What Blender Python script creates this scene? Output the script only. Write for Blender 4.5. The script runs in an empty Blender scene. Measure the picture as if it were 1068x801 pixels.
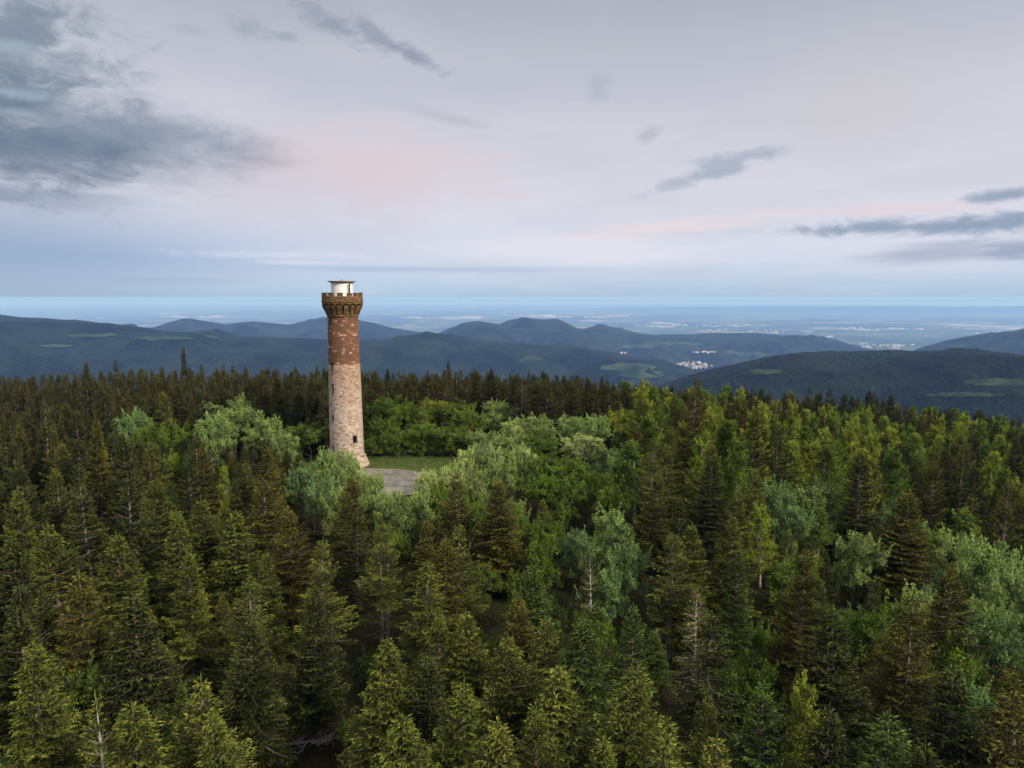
import bpy, math, random
import numpy as np
from mathutils import Vector, Matrix, Euler

# ------------------------------------------------------------------ camera, sky, sun, exposure
SC = bpy.context.scene
CAMZ, PITCH, F, CX, CY = 26.1, 7.2, 712.0, 534.0, 400.5
SUN_EL, SUN_AZ = 33.0, 128.0            # azimuth clockwise from the view axis (+Y)
cam = bpy.data.cameras.new('camera'); camo = bpy.data.objects.new('camera', cam)
SC.collection.objects.link(camo); SC.camera = camo
cam.sensor_width = 36; cam.lens = 36*F/1068; cam.clip_start = .5; cam.clip_end = 300000
camo.location = (0, 0, CAMZ); camo.rotation_euler = (math.radians(90-PITCH), 0, 0)

def lin(c):
    c = c/255.0
    return c/12.92 if c <= .04045 else ((c+.055)/1.055)**2.4
def rgb(r, g, b, k=1.0): return (lin(r)*k, lin(g)*k, lin(b)*k, 1)

class NT:
    """small node-building helper"""
    def __init__(s, tree): s.t = tree; tree.nodes.clear()
    def n(s, typ, **kw):
        nd = s.t.nodes.new(typ)
        for k, v in kw.items(): setattr(nd, k, v)
        return nd
    def set(s, sock, v):
        if isinstance(v, bpy.types.NodeSocket): s.t.links.new(v, sock)
        elif v is not None: sock.default_value = v
    def m(s, op, a, b=None, c=None, clamp=False):
        nd = s.n('ShaderNodeMath', operation=op, use_clamp=clamp)
        s.set(nd.inputs[0], a); s.set(nd.inputs[1], b); s.set(nd.inputs[2], c)
        return nd.outputs[0]
    def mix(s, f, a, b, blend='MIX'):
        nd = s.n('ShaderNodeMix', data_type='RGBA', blend_type=blend)
        s.set(nd.inputs[0], f); s.set(nd.inputs[6], a); s.set(nd.inputs[7], b)
        return nd.outputs[2]
    def ss(s, x, lo, hi, a=0.0, b=1.0):
        nd = s.n('ShaderNodeMapRange', interpolation_type='SMOOTHSTEP')
        for i, v in enumerate((x, lo, hi, a, b)): s.set(nd.inputs[i], v)
        return nd.outputs[0]
    def noise(s, vec, scale, detail=4, rough=.55, dist=0):
        nd = s.n('ShaderNodeTexNoise')
        s.set(nd.inputs['Vector'], vec); s.set(nd.inputs['Scale'], scale); s.set(nd.inputs['Detail'], detail)
        s.set(nd.inputs['Roughness'], rough); s.set(nd.inputs['Distortion'], dist)
        return nd.outputs['Fac']
    def comb(s, x, y, z=0.0):
        nd = s.n('ShaderNodeCombineXYZ'); s.set(nd.inputs[0], x); s.set(nd.inputs[1], y); s.set(nd.inputs[2], z)
        return nd.outputs[0]
    def ramp(s, f, stops, interp='LINEAR'):
        nd = s.n('ShaderNodeValToRGB'); nd.color_ramp.interpolation = interp
        e = nd.color_ramp.elements
        while len(e) < len(stops): e.new(.5)
        for i, (p, c) in enumerate(stops): e[i].position = p; e[i].color = c
        s.set(nd.inputs[0], f)
        return nd.outputs[0]

def px_dir(u, v):
    """azimuth (radians, clockwise from +Y) and slope dz/horizontal for a viewing direction"""
    p = math.radians(PITCH); x = (u-CX)/F; y = (CY-v)/F
    d = Vector((x, math.cos(p)+y*math.sin(p), -math.sin(p)+y*math.cos(p)))
    return math.atan2(d.x, d.y), d.z/math.hypot(d.x, d.y)
def project(x, y, z):
    p = math.radians(PITCH); dz = z-CAMZ
    dep = y*math.cos(p)-dz*math.sin(p); up = y*math.sin(p)+dz*math.cos(p)
    return CX+F*x/dep, CY-F*up/dep, dep
def px_az_el(u, v):
    a, s = px_dir(u, v)
    return math.degrees(a), math.degrees(math.atan(s))

def make_world():
    w = bpy.data.worlds.new('World'); SC.world = w; w.use_nodes = True
    N = NT(w.node_tree)
    out = N.n('ShaderNodeOutputWorld'); bg = N.n('ShaderNodeBackground')
    sky = N.n('ShaderNodeTexSky', sky_type='NISHITA', sun_disc=False)
    sky.sun_elevation = math.radians(SUN_EL); sky.sun_rotation = math.radians(SUN_AZ)
    sky.air_density = 1.3; sky.dust_density = 1.5; sky.altitude = 900
    tc = N.n('ShaderNodeTexCoord'); sp = N.n('ShaderNodeSeparateXYZ'); N.set(sp.inputs[0], tc.outputs['Generated'])
    x, y, z = sp.outputs
    az = N.m('MULTIPLY', N.m('ARCTAN2', x, y), 180/math.pi)
    el = N.m('MULTIPLY', N.m('ARCSINE', z), 180/math.pi)
    # cloud sheet seen in perspective: streaks flatten towards the horizon
    zz = N.m('ADD', N.m('MAXIMUM', z, 0.0), .10)
    P = N.comb(N.m('DIVIDE', x, zz), N.m('DIVIDE', y, zz), 0.0)
    n1 = N.noise(P, .9, 6, .58, .4)
    P2 = N.comb(N.m('MULTIPLY', az, .045), N.m('MULTIPLY', el, .24), 3.1)
    n2 = N.noise(P2, 1.2, 7, .6, .5)
    P3 = N.comb(N.m('MULTIPLY', az, .11), N.m('MULTIPLY', el, .34), 7.7)
    n3 = N.noise(P3, 1.5, 8, .62, .3)
    e = N.m('DIVIDE', el, 90.0)
    S = lambda d: max(0.0, d)/90
    base = N.ramp(e, [(0.0, rgb(173, 203, 232)), (S(.5), rgb(180, 207, 233)), (S(1.5), rgb(198, 215, 239)), (S(3.6), rgb(220, 225, 241)), (S(6), rgb(222, 223, 236)),
                      (S(9.5), rgb(218, 217, 228)), (S(14), rgb(208, 209, 220)), (S(19), rgb(190, 193, 204)), (S(23), rgb(173, 177, 189)),
                      (S(30), rgb(200, 202, 210, 1.1)), (S(42), rgb(225, 224, 224, 1.45)), (S(60), rgb(250, 246, 240, 2.1)), (1.0, rgb(255, 250, 242, 2.6))])
    skyc = N.mix(1.0, sky.outputs[0], (.085, .085, .085, 1), 'MULTIPLY')
    cover = N.ss(el, 0.0, 5.0, .88, .94)
    col = N.mix(cover, skyc, base)
    # broad tone changes
    col = N.mix(N.ss(n2, .35, .72, 0, .22), col, rgb(176, 184, 200))
    col = N.mix(N.ss(n1, .45, .75, 0, .25), col, rgb(222, 222, 232))
    # bluer clear band low on the left
    mk = N.m('MULTIPLY', N.m('MULTIPLY', N.ss(az, -2.0, -38.0), N.ss(el, 7.0, 1.2)), N.ss(el, .3, 3.6, 0, 1.0))
    col = N.mix(N.m('MULTIPLY', mk, .92), col, rgb(132, 170, 214))
    mk = N.m('MULTIPLY', N.ss(az, -14.0, -40.0), N.ss(el, 10.0, 5.0))
    col = N.mix(N.m('MULTIPLY', mk, .5), col, rgb(140, 158, 185))
    def blob(col, u, v, ru, rv, ang, c, strength, soft=.75, wob=.9, tex=None):
        a0, e0 = px_az_el(u, v); ra, re = ru/F*57.3*math.cos(math.radians(a0))**1.2, rv/F*57.3
        t = math.radians(ang)
        da = N.m('SUBTRACT', az, a0); de = N.m('SUBTRACT', el, e0)
        X = N.m('ADD', N.m('MULTIPLY', da, math.cos(t)/ra), N.m('MULTIPLY', de, math.sin(t)/ra))
        Y = N.m('ADD', N.m('MULTIPLY', da, -math.sin(t)/re), N.m('MULTIPLY', de, math.cos(t)/re))
        d = N.m('SQRT', N.m('ADD', N.m('MULTIPLY', X, X), N.m('MULTIPLY', Y, Y)))
        d = N.m('ADD', d, N.m('MULTIPLY', N.m('SUBTRACT', tex or n3, .5), wob*2.6))
        return N.mix(N.ss(d, 1.12, min(.25, 1.0-soft), 0, strength), col, c)
    nf = N.noise(N.comb(N.m('MULTIPLY', az, .30), N.m('MULTIPLY', el, .62), 1.7), 1.3, 8, .65, .6)
    ns = N.noise(N.comb(N.m('MULTIPLY', az, .10), N.m('MULTIPLY', el, 1.1), 5.2), 1.1, 7, .6, .4)
    # pink glow
    col = blob(col, 300, 190, 190, 60, -4, rgb(206, 200, 213), .6, .98, .5)
    col = blob(col, 400, 172, 170, 50, -5, rgb(221, 207, 214), .85, .99, .6)
    col = blob(col, 900, 110, 120, 60, 0, rgb(205, 200, 206), .5, .95, .2)
    col = blob(col, 690, 238, 150, 10, 4, rgb(234, 220, 222), .8, .9, .5, ns)
    col = blob(col, 930, 218, 120, 8, -2, rgb(228, 214, 218), .7, .9, .4, ns)
    # bright gaps
    col = blob(col, 600, 262, 190, 22, 0, rgb(230, 229, 240), .75, .9, .45, ns)
    col = blob(col, 310, 266, 110, 5, 0, rgb(218, 220, 236), .7, .95, .9, nf)
    col = blob(col, 320, 274, 60, 3, 0, rgb(222, 220, 236), .7, .95, .9, nf)
    col = blob(col, 155, 213, 50, 6, -2, rgb(196, 210, 224), .8, .9, .4, ns)
    col = blob(col, 960, 262, 140, 24, 0, rgb(224, 224, 236), .6, .9, .5, ns)
    # dark cloud on the left
    col = blob(col, 10, 70, 125, 110, 20, rgb(136, 150, 166), .9, .95, .95, nf)
    col = blob(col, 20, 25, 70, 26, -10, rgb(128, 143, 160), .7, .9, .9, nf)
    col = blob(col, 70, 150, 235, 44, 3, rgb(122, 137, 156), .9, .95, .5)
    col = blob(col, 150, 138, 130, 24, -3, rgb(134, 148, 166), .75, .95, .55, nf)
    col = blob(col, 20, 160, 130, 34, 0, rgb(108, 124, 146), .7, .95, .8, nf)
    col = blob(col, -10, 95, 70, 30, 0, rgb(110, 128, 146), .7, .8, .8, nf)
    col = blob(col, 12, 96, 46, 6, 0, rgb(166, 182, 198), .7, .95, 1.2, nf)
    col = blob(col, 24, 119, 34, 5, 0, rgb(168, 186, 200), .6, .95, 1.2, nf)
    col = blob(col, 15, 50, 44, 7, 0, rgb(168, 184, 198), .6, .95, 1.2, nf)
    col = blob(col, 20, 205, 150, 12, 0, rgb(146, 158, 180), .7, .8, .6, ns)
    # wisps above the tower
    col = blob(col, 345, 24, 42, 13, -18, rgb(150, 158, 176), .9, .95, 1.05, nf)
    col = blob(col, 390, 34, 34, 12, -30, rgb(152, 160, 177), .85, .95, 1.05, nf)
    col = blob(col, 432, 58, 36, 8, -22, rgb(148, 156, 174), .9, .95, 1.05, nf)
    col = blob(col, 256, 28, 30, 14, 0, rgb(160, 168, 184), .8, .95, 1.05, nf)
    col = blob(col, 300, 38, 14, 6, 0, rgb(160, 168, 184), .8, .8, .6, nf)
    col = blob(col, 200, 32, 26, 6, 0, rgb(176, 180, 194), .7, .8, .6, nf)
    col = blob(col, 465, 122, 55, 7, -12, rgb(188, 190, 202), .7, .9, .5, ns)
    col = blob(col, 624, 92, 16, 18, 0, rgb(180, 184, 198), .8, .9, .5, nf)
    col = blob(col, 676, 141, 18, 9, 20, rgb(184, 184, 198), .7, .9, .5, nf)
    # wisp in the middle and the long bars on the right
    col = blob(col, 740, 181, 66, 9, 14, rgb(172, 181, 198), .95, .9, .9, nf)
    col = blob(col, 775, 164, 52, 8, 6, rgb(174, 183, 199), .85, .9, .9, nf)
    col = blob(col, 960, 236, 170, 10, 0, rgb(152, 168, 190), .9, .95, 1.0, nf)
    col = blob(col, 930, 238, 120, 5, 0, rgb(150, 166, 188), .8, .9, .7, nf)
    col = blob(col, 1050, 233, 80, 10, 2, rgb(146, 163, 186), .85, .9, .9, nf)
    col = blob(col, 1050, 203, 46, 7, 4, rgb(150, 166, 186), .95, .8, .5, nf)
    col = blob(col, 980, 264, 110, 12, 2, rgb(168, 178, 200), .8, .8, .6, ns)
    col = blob(col, 1060, 262, 40, 10, 2, rgb(150, 164, 190), .8, .8, .6, ns)
    col = blob(col, 440, 281, 240, 5, 0, rgb(176, 192, 220), .75, .9, .5, ns)
    col = blob(col, 120, 292, 160, 5, 0, rgb(164, 186, 216), .7, .9, .5, ns)
    # below the horizon
    col = N.mix(N.ss(el, 0.0, -6.0), col, rgb(150, 172, 200))
    N.set(bg.inputs[0], col); bg.inputs[1].default_value = 1.0
    w.node_tree.links.new(bg.outputs[0], out.inputs[0])
    # Nishita contribution is already scaled to 0.085 inside the mix
    try: w.cycles.sampling_method = 'MANUAL'; w.cycles.sample_map_resolution = 512
    except Exception: pass
make_world()
sl = bpy.data.lights.new('sun', 'SUN'); so = bpy.data.objects.new('sun', sl); SC.collection.objects.link(so)
sl.energy = 4.7; sl.angle = math.radians(9); sl.color = (1, .86, .68)
sa, se = math.radians(SUN_AZ), math.radians(SUN_EL)
sd = Vector((math.sin(sa)*math.cos(se), math.cos(sa)*math.cos(se), math.sin(se)))
so.rotation_euler = sd.to_track_quat('Z', 'Y').to_euler()
vs = SC.view_settings; vs.view_transform = 'Standard'; vs.look = 'None'; vs.exposure = 0; vs.gamma = 1; vs.use_curve_mapping = False
cy = SC.cycles
cy.max_bounces = 4; cy.diffuse_bounces = 2; cy.glossy_bounces = 1; cy.transmission_bounces = 2; cy.volume_bounces = 2
cy.use_denoising = True; cy.use_adaptive_sampling = True; cy.adaptive_threshold = .02
cy.caustics_reflective = cy.caustics_refractive = False

# ------------------------------------------------------------------ helpers
COL = SC.collection
def tag(o, label=None, cat=None, group=None, kind=None):
    if label: o['label'] = label
    if cat: o['category'] = cat
    if group: o['group'] = group
    if kind: o['kind'] = kind
    return o
def empty(name, loc, rz=0):
    o = bpy.data.objects.new(name, None); COL.objects.link(o); o.location = loc; o.rotation_euler = (0, 0, rz)
    o.empty_display_size = .5
    return o
def mesh_np(name, V, Q, mats, smooth=False, mi=None, uv=None, link=True, parent=None, tip=None, tone=None):
    """V (n,3); Q (m,k) faces of equal size, or a list of such arrays"""
    V = np.asarray(V, np.float32)
    Qs = Q if isinstance(Q, list) and len(Q) and isinstance(Q[0], (list, np.ndarray)) else [Q]
    Qs = [np.asarray(q, np.int32) for q in Qs if len(q)]
    me = bpy.data.meshes.new(name)
    me.vertices.add(len(V)); me.vertices.foreach_set('co', V.ravel())
    loops = np.concatenate([q.ravel() for q in Qs]); sizes = np.concatenate([np.full(len(q), q.shape[1], np.int32) for q in Qs])
    me.loops.add(len(loops)); me.loops.foreach_set('vertex_index', loops)
    me.polygons.add(len(sizes)); st = np.concatenate([[0], np.cumsum(sizes)[:-1]]).astype(np.int32)
    me.polygons.foreach_set('loop_start', st)
    try: me.polygons.foreach_set('loop_total', sizes)
    except Exception: pass
    if mi is not None: me.polygons.foreach_set('material_index', np.asarray(mi, np.int32))
    me.polygons.foreach_set('use_smooth', np.full(len(sizes), smooth, bool))
    if uv is not None:
        l = me.uv_layers.new(name='UVMap'); l.data.foreach_set('uv', np.asarray(uv, np.float32).ravel())
    if tip is not None:
        at = me.attributes.new('tip', 'FLOAT', 'POINT'); at.data.foreach_set('value', np.asarray(tip, np.float32))
    if tone is not None:
        at = me.attributes.new('tone', 'FLOAT', 'POINT'); at.data.foreach_set('value', np.asarray(tone, np.float32))
    for m in (mats if isinstance(mats, (list, tuple)) else [mats]): me.materials.append(m)
    me.update(calc_edges=True); me.validate()
    o = bpy.data.objects.new(name, me)
    if link: COL.objects.link(o)
    if parent: o.parent = parent
    return o

def hash2(ix, iy, s):
    h = (ix.astype(np.int64)*374761393 + iy.astype(np.int64)*668265263 + s*974711) & 0xffffffff
    h = ((h ^ (h >> 13))*1274126177) & 0xffffffff
    return ((h ^ (h >> 16)) & 0xffff)/65535.0
def vnoise(x, y, s=0):
    ix, iy = np.floor(x), np.floor(y); fx, fy = x-ix, y-iy
    fx = fx*fx*fx*(fx*(fx*6-15)+10); fy = fy*fy*fy*(fy*(fy*6-15)+10)
    a = hash2(ix, iy, s); b = hash2(ix+1, iy, s); c = hash2(ix, iy+1, s); d = hash2(ix+1, iy+1, s)
    return (a*(1-fx)+b*fx)*(1-fy)+(c*(1-fx)+d*fx)*fy
def fbm(x, y, o=4, s=0, ridged=False):
    t = 0; a = 1; n = 0
    for i in range(o):
        v = vnoise(x*2**i+i*17.3, y*2**i-i*9.1, s+i)
        if ridged: v = 1-abs(2*v-1)
        t = t+a*v; n += a; a *= .5
    return t/n

# ------------------------------------------------------------------ ground height
TX, TY = -25.9, 105.0
def sstep(x, a, b):
    t = np.clip((x-a)/(b-a), 0, 1); return t*t*(3-2*t)
SKY = [(-400, 384), (-200, 384), (0, 382), (90, 381), (200, 382), (290, 387), (345, 388), (380, 391), (470, 388), (560, 391), (640, 398), (700, 407), (800, 409), (900, 416), (980, 426), (1068, 437), (1300, 455), (1500, 465)]
SKAZ = [math.degrees(px_dir(*q)[0]) for q in SKY]; SKSL = [px_dir(*q)[1] for q in SKY]
def ground_z(x, y):
    x = np.asarray(x, float); y = np.asarray(y, float)
    dx, dy = x+14, y-101
    d = np.sqrt(dx*dx+dy*dy); e = np.maximum(d-15, 0)
    z = -11*(1-np.exp(-(e/52)**2))
    z = z-.055*np.maximum(x-15, 0)*sstep(x, 15, 60)
    z = z+(fbm(x/38, y/38, 3, 5)-.5)*2.4*sstep(d, 20, 60)
    az = np.degrees(np.arctan2(x, np.maximum(y, 1e-3))); r0 = np.sqrt(x*x+y*y)
    lim = CAMZ+np.interp(az, SKAZ, SKSL)*r0-12.6
    k = sstep(r0, 118, 150)*sstep(y, 0, 40); z = z+(np.minimum(z, lim)-z)*k
    r = np.sqrt(x*x+y*y)
    z = z-np.maximum(r-232, 0)*.30*(1-sstep(r, 1200, 2600))-sstep(r, 1200, 2600)*291*1.0-sstep(r, 1600, 6000)*572
    z = np.maximum(z, -850+fbm(x/2200, y/2200, 3, 9)*14)
    return z

# ------------------------------------------------------------------ materials
def new_mat(name):
    m = bpy.data.materials.new(name); m.use_nodes = True
    N = NT(m.node_tree); out = N.n('ShaderNodeOutputMaterial')
    return m, N, out
def principled(N, out, col, rough=.8, spec=.25, normal=None):
    b = N.n('ShaderNodeBsdfPrincipled'); N.set(b.inputs['Base Color'], col); N.set(b.inputs['Roughness'], rough)
    N.set(b.inputs['Specular IOR Level'], spec)
    if normal is not None: N.set(b.inputs['Normal'], normal)
    N.t.links.new(b.outputs[0], out.inputs[0]); return b
def bump(N, h, dist=.05, strength=1.0):
    nd = N.n('ShaderNodeBump'); N.set(nd.inputs['Height'], h); nd.inputs['Distance'].default_value = dist; nd.inputs['Strength'].default_value = strength
    return nd.outputs[0]
def pos(N): return N.n('ShaderNodeNewGeometry').outputs['Position']

def foliage_mat(name, mass_ramp=None, tipcol=(.27, .30, .075, 1), tipamt=.85, trans=.12, tk=(2.7, 2.6, 2.1, 1)):
    m, N, out = new_mat(name)
    oi = N.n('ShaderNodeObjectInfo')
    if mass_ramp: base = N.ramp(oi.outputs['Random'], mass_ramp)
    else: base = oi.outputs['Color']
    at = N.n('ShaderNodeAttribute', attribute_name='tip')
    nz = N.noise(N.n('ShaderNodeTexCoord').outputs['Object'], 1.1, 2, .6)
    base = N.mix(N.ss(nz, .3, .7, 0, .5), base, N.mix(1.0, base, (1.45, 1.3, .95, 1), 'MULTIPLY'))
    tipped = N.mix(.18, N.mix(1.0, base, tk, 'MULTIPLY'), tipcol)
    col = N.mix(N.m('MULTIPLY', at.outputs['Fac'], tipamt), base, tipped)
    vt = N.n('ShaderNodeAttribute', attribute_name='tone')
    col = N.mix(1.0, col, N.ramp(vt.outputs['Fac'], [(0, (.38, .40, .42, 1)), (.5, (.9, .9, .9, 1)), (1, (1.9, 1.85, 1.5, 1))]), 'MULTIPLY')
    b = N.n('ShaderNodeBsdfPrincipled'); N.set(b.inputs['Base Color'], col); b.inputs['Roughness'].default_value = .75
    b.inputs['Specular IOR Level'].default_value = .15
    tr = N.n('ShaderNodeBsdfTranslucent'); N.set(tr.inputs[0], N.mix(1.0, col, (1.15, 1.2, .7, 1), 'MULTIPLY'))
    mx = N.n('ShaderNodeMixShader'); mx.inputs[0].default_value = trans
    N.t.links.new(b.outputs[0], mx.inputs[1]); N.t.links.new(tr.outputs[0], mx.inputs[2]); N.t.links.new(mx.outputs[0], out.inputs[0])
    return m
MAT = {}
MAT['needles'] = foliage_mat('needles')
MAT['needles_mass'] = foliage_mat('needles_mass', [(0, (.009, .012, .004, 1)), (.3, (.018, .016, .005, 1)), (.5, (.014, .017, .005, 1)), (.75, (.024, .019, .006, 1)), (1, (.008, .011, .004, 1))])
MAT['leaf'] = foliage_mat('leaf', tipcol=(.20, .25, .12, 1), tipamt=.6, trans=.28, tk=(1.4, 1.4, 1.3, 1))
MAT['leaf_mass'] = foliage_mat('leaf_mass', [(0, (.045, .065, .012, 1)), (.4, (.07, .09, .015, 1)), (.7, (.05, .07, .016, 1)), (1, (.09, .105, .02, 1))], tipcol=(.2, .24, .07, 1), trans=.35)

def bark(name, c1, c2):
    m, N, out = new_mat(name)
    P = N.n('ShaderNodeTexCoord').outputs['Object']
    mp = N.n('ShaderNodeMapping'); mp.inputs['Scale'].default_value = (9, 9, 1.6); N.set(mp.inputs[0], P)
    n = N.noise(mp.outputs[0], 1.5, 5, .65)
    principled(N, out, N.mix(N.ss(n, .35, .65), c1, c2), .9, .1, bump(N, n, .03)); return m
MAT['bark'] = bark('bark', (.10, .08, .06, 1), (.22, .19, .16, 1))
MAT['birch_bark'] = bark('birch_bark', (.55, .53, .48, 1), (.25, .22, .18, 1))
MAT['dead_wood'] = bark('dead_wood', (.42, .40, .38, 1), (.26, .24, .22, 1))

m, N, out = new_mat('ground')
P = pos(N); ln = N.n('ShaderNodeVectorMath', operation='LENGTH'); N.set(ln.inputs[0], P); L = ln.outputs['Value']
near = N.mix(N.ss(N.noise(P, .35, 5, .6), .4, .6), (.016, .012, .006, 1), (.016, .022, .008, 1))
near = N.mix(N.ss(N.noise(P, 3.0, 4, .6), .5, .62), near, (.028, .022, .012, 1))
vo = N.n('ShaderNodeTexVoronoi'); N.set(vo.inputs['Vector'], P); vo.inputs['Scale'].default_value = .0016
fields = N.ramp(N.n('ShaderNodeSeparateColor').outputs[0], [(0, (0, 0, 0, 1)), (1, (1, 1, 1, 1))])
sepc = N.n('ShaderNodeSeparateColor'); N.set(sepc.inputs[0], vo.outputs['Color'])
fields = N.ramp(sepc.outputs[0], [(0, (.05, .075, .04, 1)), (.25, (.10, .13, .06, 1)), (.45, (.04, .06, .03, 1)), (.6, (.19, .19, .12, 1)), (.8, (.07, .10, .05, 1)), (1, (.26, .25, .19, 1))], 'CONSTANT')
wood = N.ss(N.noise(P, .00035, 5, .6), .46, .54)
fields = N.mix(wood, fields, (.03, .042, .028, 1))
town = N.ss(N.noise(P, .00022, 6, .65), .60, .66)
tn = N.ss(N.noise(P, .010, 3, .6), .48, .58)
fields = N.mix(N.m('MULTIPLY', town, N.m('ADD', .35, N.m('MULTIPLY', tn, .65))), fields, (.62, .60, .56, 1))
principled(N, out, N.mix(N.ss(L, 400, 1500), near, fields), .95, .05, bump(N, N.noise(P, 2.0, 4, .6), .1))
MAT['ground'] = m

def hill_mat(name, dark, light, meadow, msz=.0022, mth=.70, grain=.06):
    m, N, out = new_mat(name); P = pos(N)
    g = N.n('ShaderNodeTexVoronoi'); N.set(g.inputs['Vector'], P); g.inputs['Scale'].default_value = grain
    c = N.mix(N.ss(N.noise(P, .0035, 6, .65), .38, .62), dark, light)
    c = N.mix(N.ss(g.outputs['Distance'], .1, .75, 0, .55), c, N.mix(1.0, c, (.45, .45, .5, 1), 'MULTIPLY'))
    c = N.mix(N.ss(N.noise(P, .02, 4, .7), .55, .68, 0, .6), c, N.mix(1.0, c, (1.7, 1.7, 1.2, 1), 'MULTIPLY'))
    mp = N.n('ShaderNodeMapping'); mp.inputs['Rotation'].default_value = (0, 0, .5); mp.inputs['Scale'].default_value = (1, 2.2, 1); N.set(mp.inputs[0], P)
    c = N.mix(N.ss(N.noise(mp.outputs[0], msz, 3, .5, .6), mth, mth+.03, 0, .85), c, meadow)
    principled(N, out, c, .95, .05, bump(N, g.outputs['Distance'], -6.0, .8)); return m
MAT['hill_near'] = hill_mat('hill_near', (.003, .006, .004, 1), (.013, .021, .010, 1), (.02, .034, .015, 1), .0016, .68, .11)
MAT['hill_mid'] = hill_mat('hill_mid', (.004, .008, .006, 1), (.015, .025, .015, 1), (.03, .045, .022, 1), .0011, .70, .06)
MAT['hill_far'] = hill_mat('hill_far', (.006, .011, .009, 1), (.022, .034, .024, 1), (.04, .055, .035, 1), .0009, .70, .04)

# ------------------------------------------------------------------ ground sheet to the horizon
def build_ground():
    th = np.concatenate([np.linspace(-46, 46, 520), np.linspace(46, 314, 100)[1:-1]])*math.pi/180
    r = np.concatenate([np.linspace(0.5, 300, 150), np.geomspace(300, 95000, 150)[1:]])
    R, T = np.meshgrid(r, th, indexing='ij'); X, Y = R*np.sin(T), R*np.cos(T); Z = ground_z(X, Y)
    nr, nt = len(r), len(th)
    i = np.arange(nr-1)[:, None]*nt; j = np.arange(nt)[None, :]; j2 = (j+1) % nt
    Q = np.stack([i+j, i+nt+j, i+nt+j2, i+j2], -1).reshape(-1, 4)[:, ::-1]
    c = len(X.ravel()); V = np.vstack([np.stack([X, Y, Z], -1).reshape(-1, 3), [[0, 0, float(Z[0].mean())]]])
    T3 = np.stack([np.full(nt, c), np.arange(nt), (np.arange(nt)+1) % nt], -1)[:, ::-1]
    tag(mesh_np('ground', V, [Q, T3], MAT['ground'], True), kind='structure')
build_ground()

# ------------------------------------------------------------------ hills
TERR = []
def ridge(name, D0, pts, wf, wb, mat, base=-855, spur=60, canopy=3.0, seed=1, dth=.075, nrad=110, fade=3.0, power=1.0, Dfun=None):
    az = np.array([px_dir(u, v)[0] for u, v in pts]); sl = np.array([px_dir(u, v)[1] for u, v in pts])
    a0, a1 = az[0], az[-1]
    th = np.arange(a0, a1, math.radians(dth))
    s = np.interp(th, az, sl)
    k = np.hanning(9); k /= k.sum(); sp = np.pad(s, 4, mode='edge'); s = np.convolve(sp, k, 'valid')
    D = D0*(1+.10*(fbm(th*9+seed, th*0+seed, 2, seed)-.5))
    if Dfun is not None: D = D*Dfun(np.degrees(th))
    crest = CAMZ+s*D
    q = np.concatenate([np.linspace(-1, 0, int(nrad*.7)), np.linspace(0, 1, int(nrad*.3))[1:]])
    W = np.where(q < 0, wf, wb)
    Rr = D[None, :]+(q*W)[:, None]; TH = np.broadcast_to(th, Rr.shape)
    X, Y = Rr*np.sin(TH), Rr*np.cos(TH)
    prof = .5+.5*np.cos(np.abs(q)**power*math.pi)
    Z = base+(crest[None, :]-base)*prof[:, None]
    # spurs and gullies running down from the crest
    off = np.sin(np.clip(np.abs(q), 0, 1)*math.pi)[:, None]
    fx = fbm(X/1400+seed*3, Y/1400, 4, seed, True); g2 = fbm(X/420+seed, Y/420, 4, seed+7, True)
    Z = Z+off*spur*((fx-.62)*3.9+(g2-.6)*1.3)
    nearc = np.exp(-(q/.05)**2)[:, None]
    Z = Z+canopy*(fbm(X/14, Y/14, 2, seed+3)-.5)*2*(.45+.55*(1-nearc))
    nr, nt = Z.shape
    i = np.arange(nr-1)[:, None]*nt; j = np.arange(nt-1)[None, :]
    Q = np.stack([i+j, i+nt+j, i+nt+j+1, i+j+1], -1).reshape(-1, 4)[:, ::-1]
    V3 = np.stack([X, Y, Z], -1).reshape(-1, 3); TERR.append((V3, Q))
    return tag(mesh_np(name, V3, Q, mat, True), kind='structure')

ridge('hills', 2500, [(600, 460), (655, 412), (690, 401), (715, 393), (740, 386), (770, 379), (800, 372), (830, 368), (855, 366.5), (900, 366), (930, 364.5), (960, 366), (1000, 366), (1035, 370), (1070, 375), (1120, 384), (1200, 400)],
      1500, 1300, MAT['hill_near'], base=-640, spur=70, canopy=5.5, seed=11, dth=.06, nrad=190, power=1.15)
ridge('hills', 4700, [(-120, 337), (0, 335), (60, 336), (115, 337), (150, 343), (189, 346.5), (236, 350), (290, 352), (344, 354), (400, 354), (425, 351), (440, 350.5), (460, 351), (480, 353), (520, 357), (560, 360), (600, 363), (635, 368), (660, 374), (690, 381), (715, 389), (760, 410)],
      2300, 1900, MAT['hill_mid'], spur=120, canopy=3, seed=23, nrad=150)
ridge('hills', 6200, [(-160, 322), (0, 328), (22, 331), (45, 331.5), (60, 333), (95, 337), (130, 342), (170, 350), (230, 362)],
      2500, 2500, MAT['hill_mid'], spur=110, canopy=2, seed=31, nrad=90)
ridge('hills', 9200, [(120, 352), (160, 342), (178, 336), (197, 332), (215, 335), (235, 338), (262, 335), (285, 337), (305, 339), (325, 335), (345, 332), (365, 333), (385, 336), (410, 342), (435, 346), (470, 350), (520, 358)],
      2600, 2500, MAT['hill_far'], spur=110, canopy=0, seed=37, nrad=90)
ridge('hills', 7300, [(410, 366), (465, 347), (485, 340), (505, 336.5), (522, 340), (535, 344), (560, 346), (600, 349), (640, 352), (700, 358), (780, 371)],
      2400, 2200, MAT['hill_far'], spur=110, canopy=0, seed=41, nrad=90)
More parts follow.
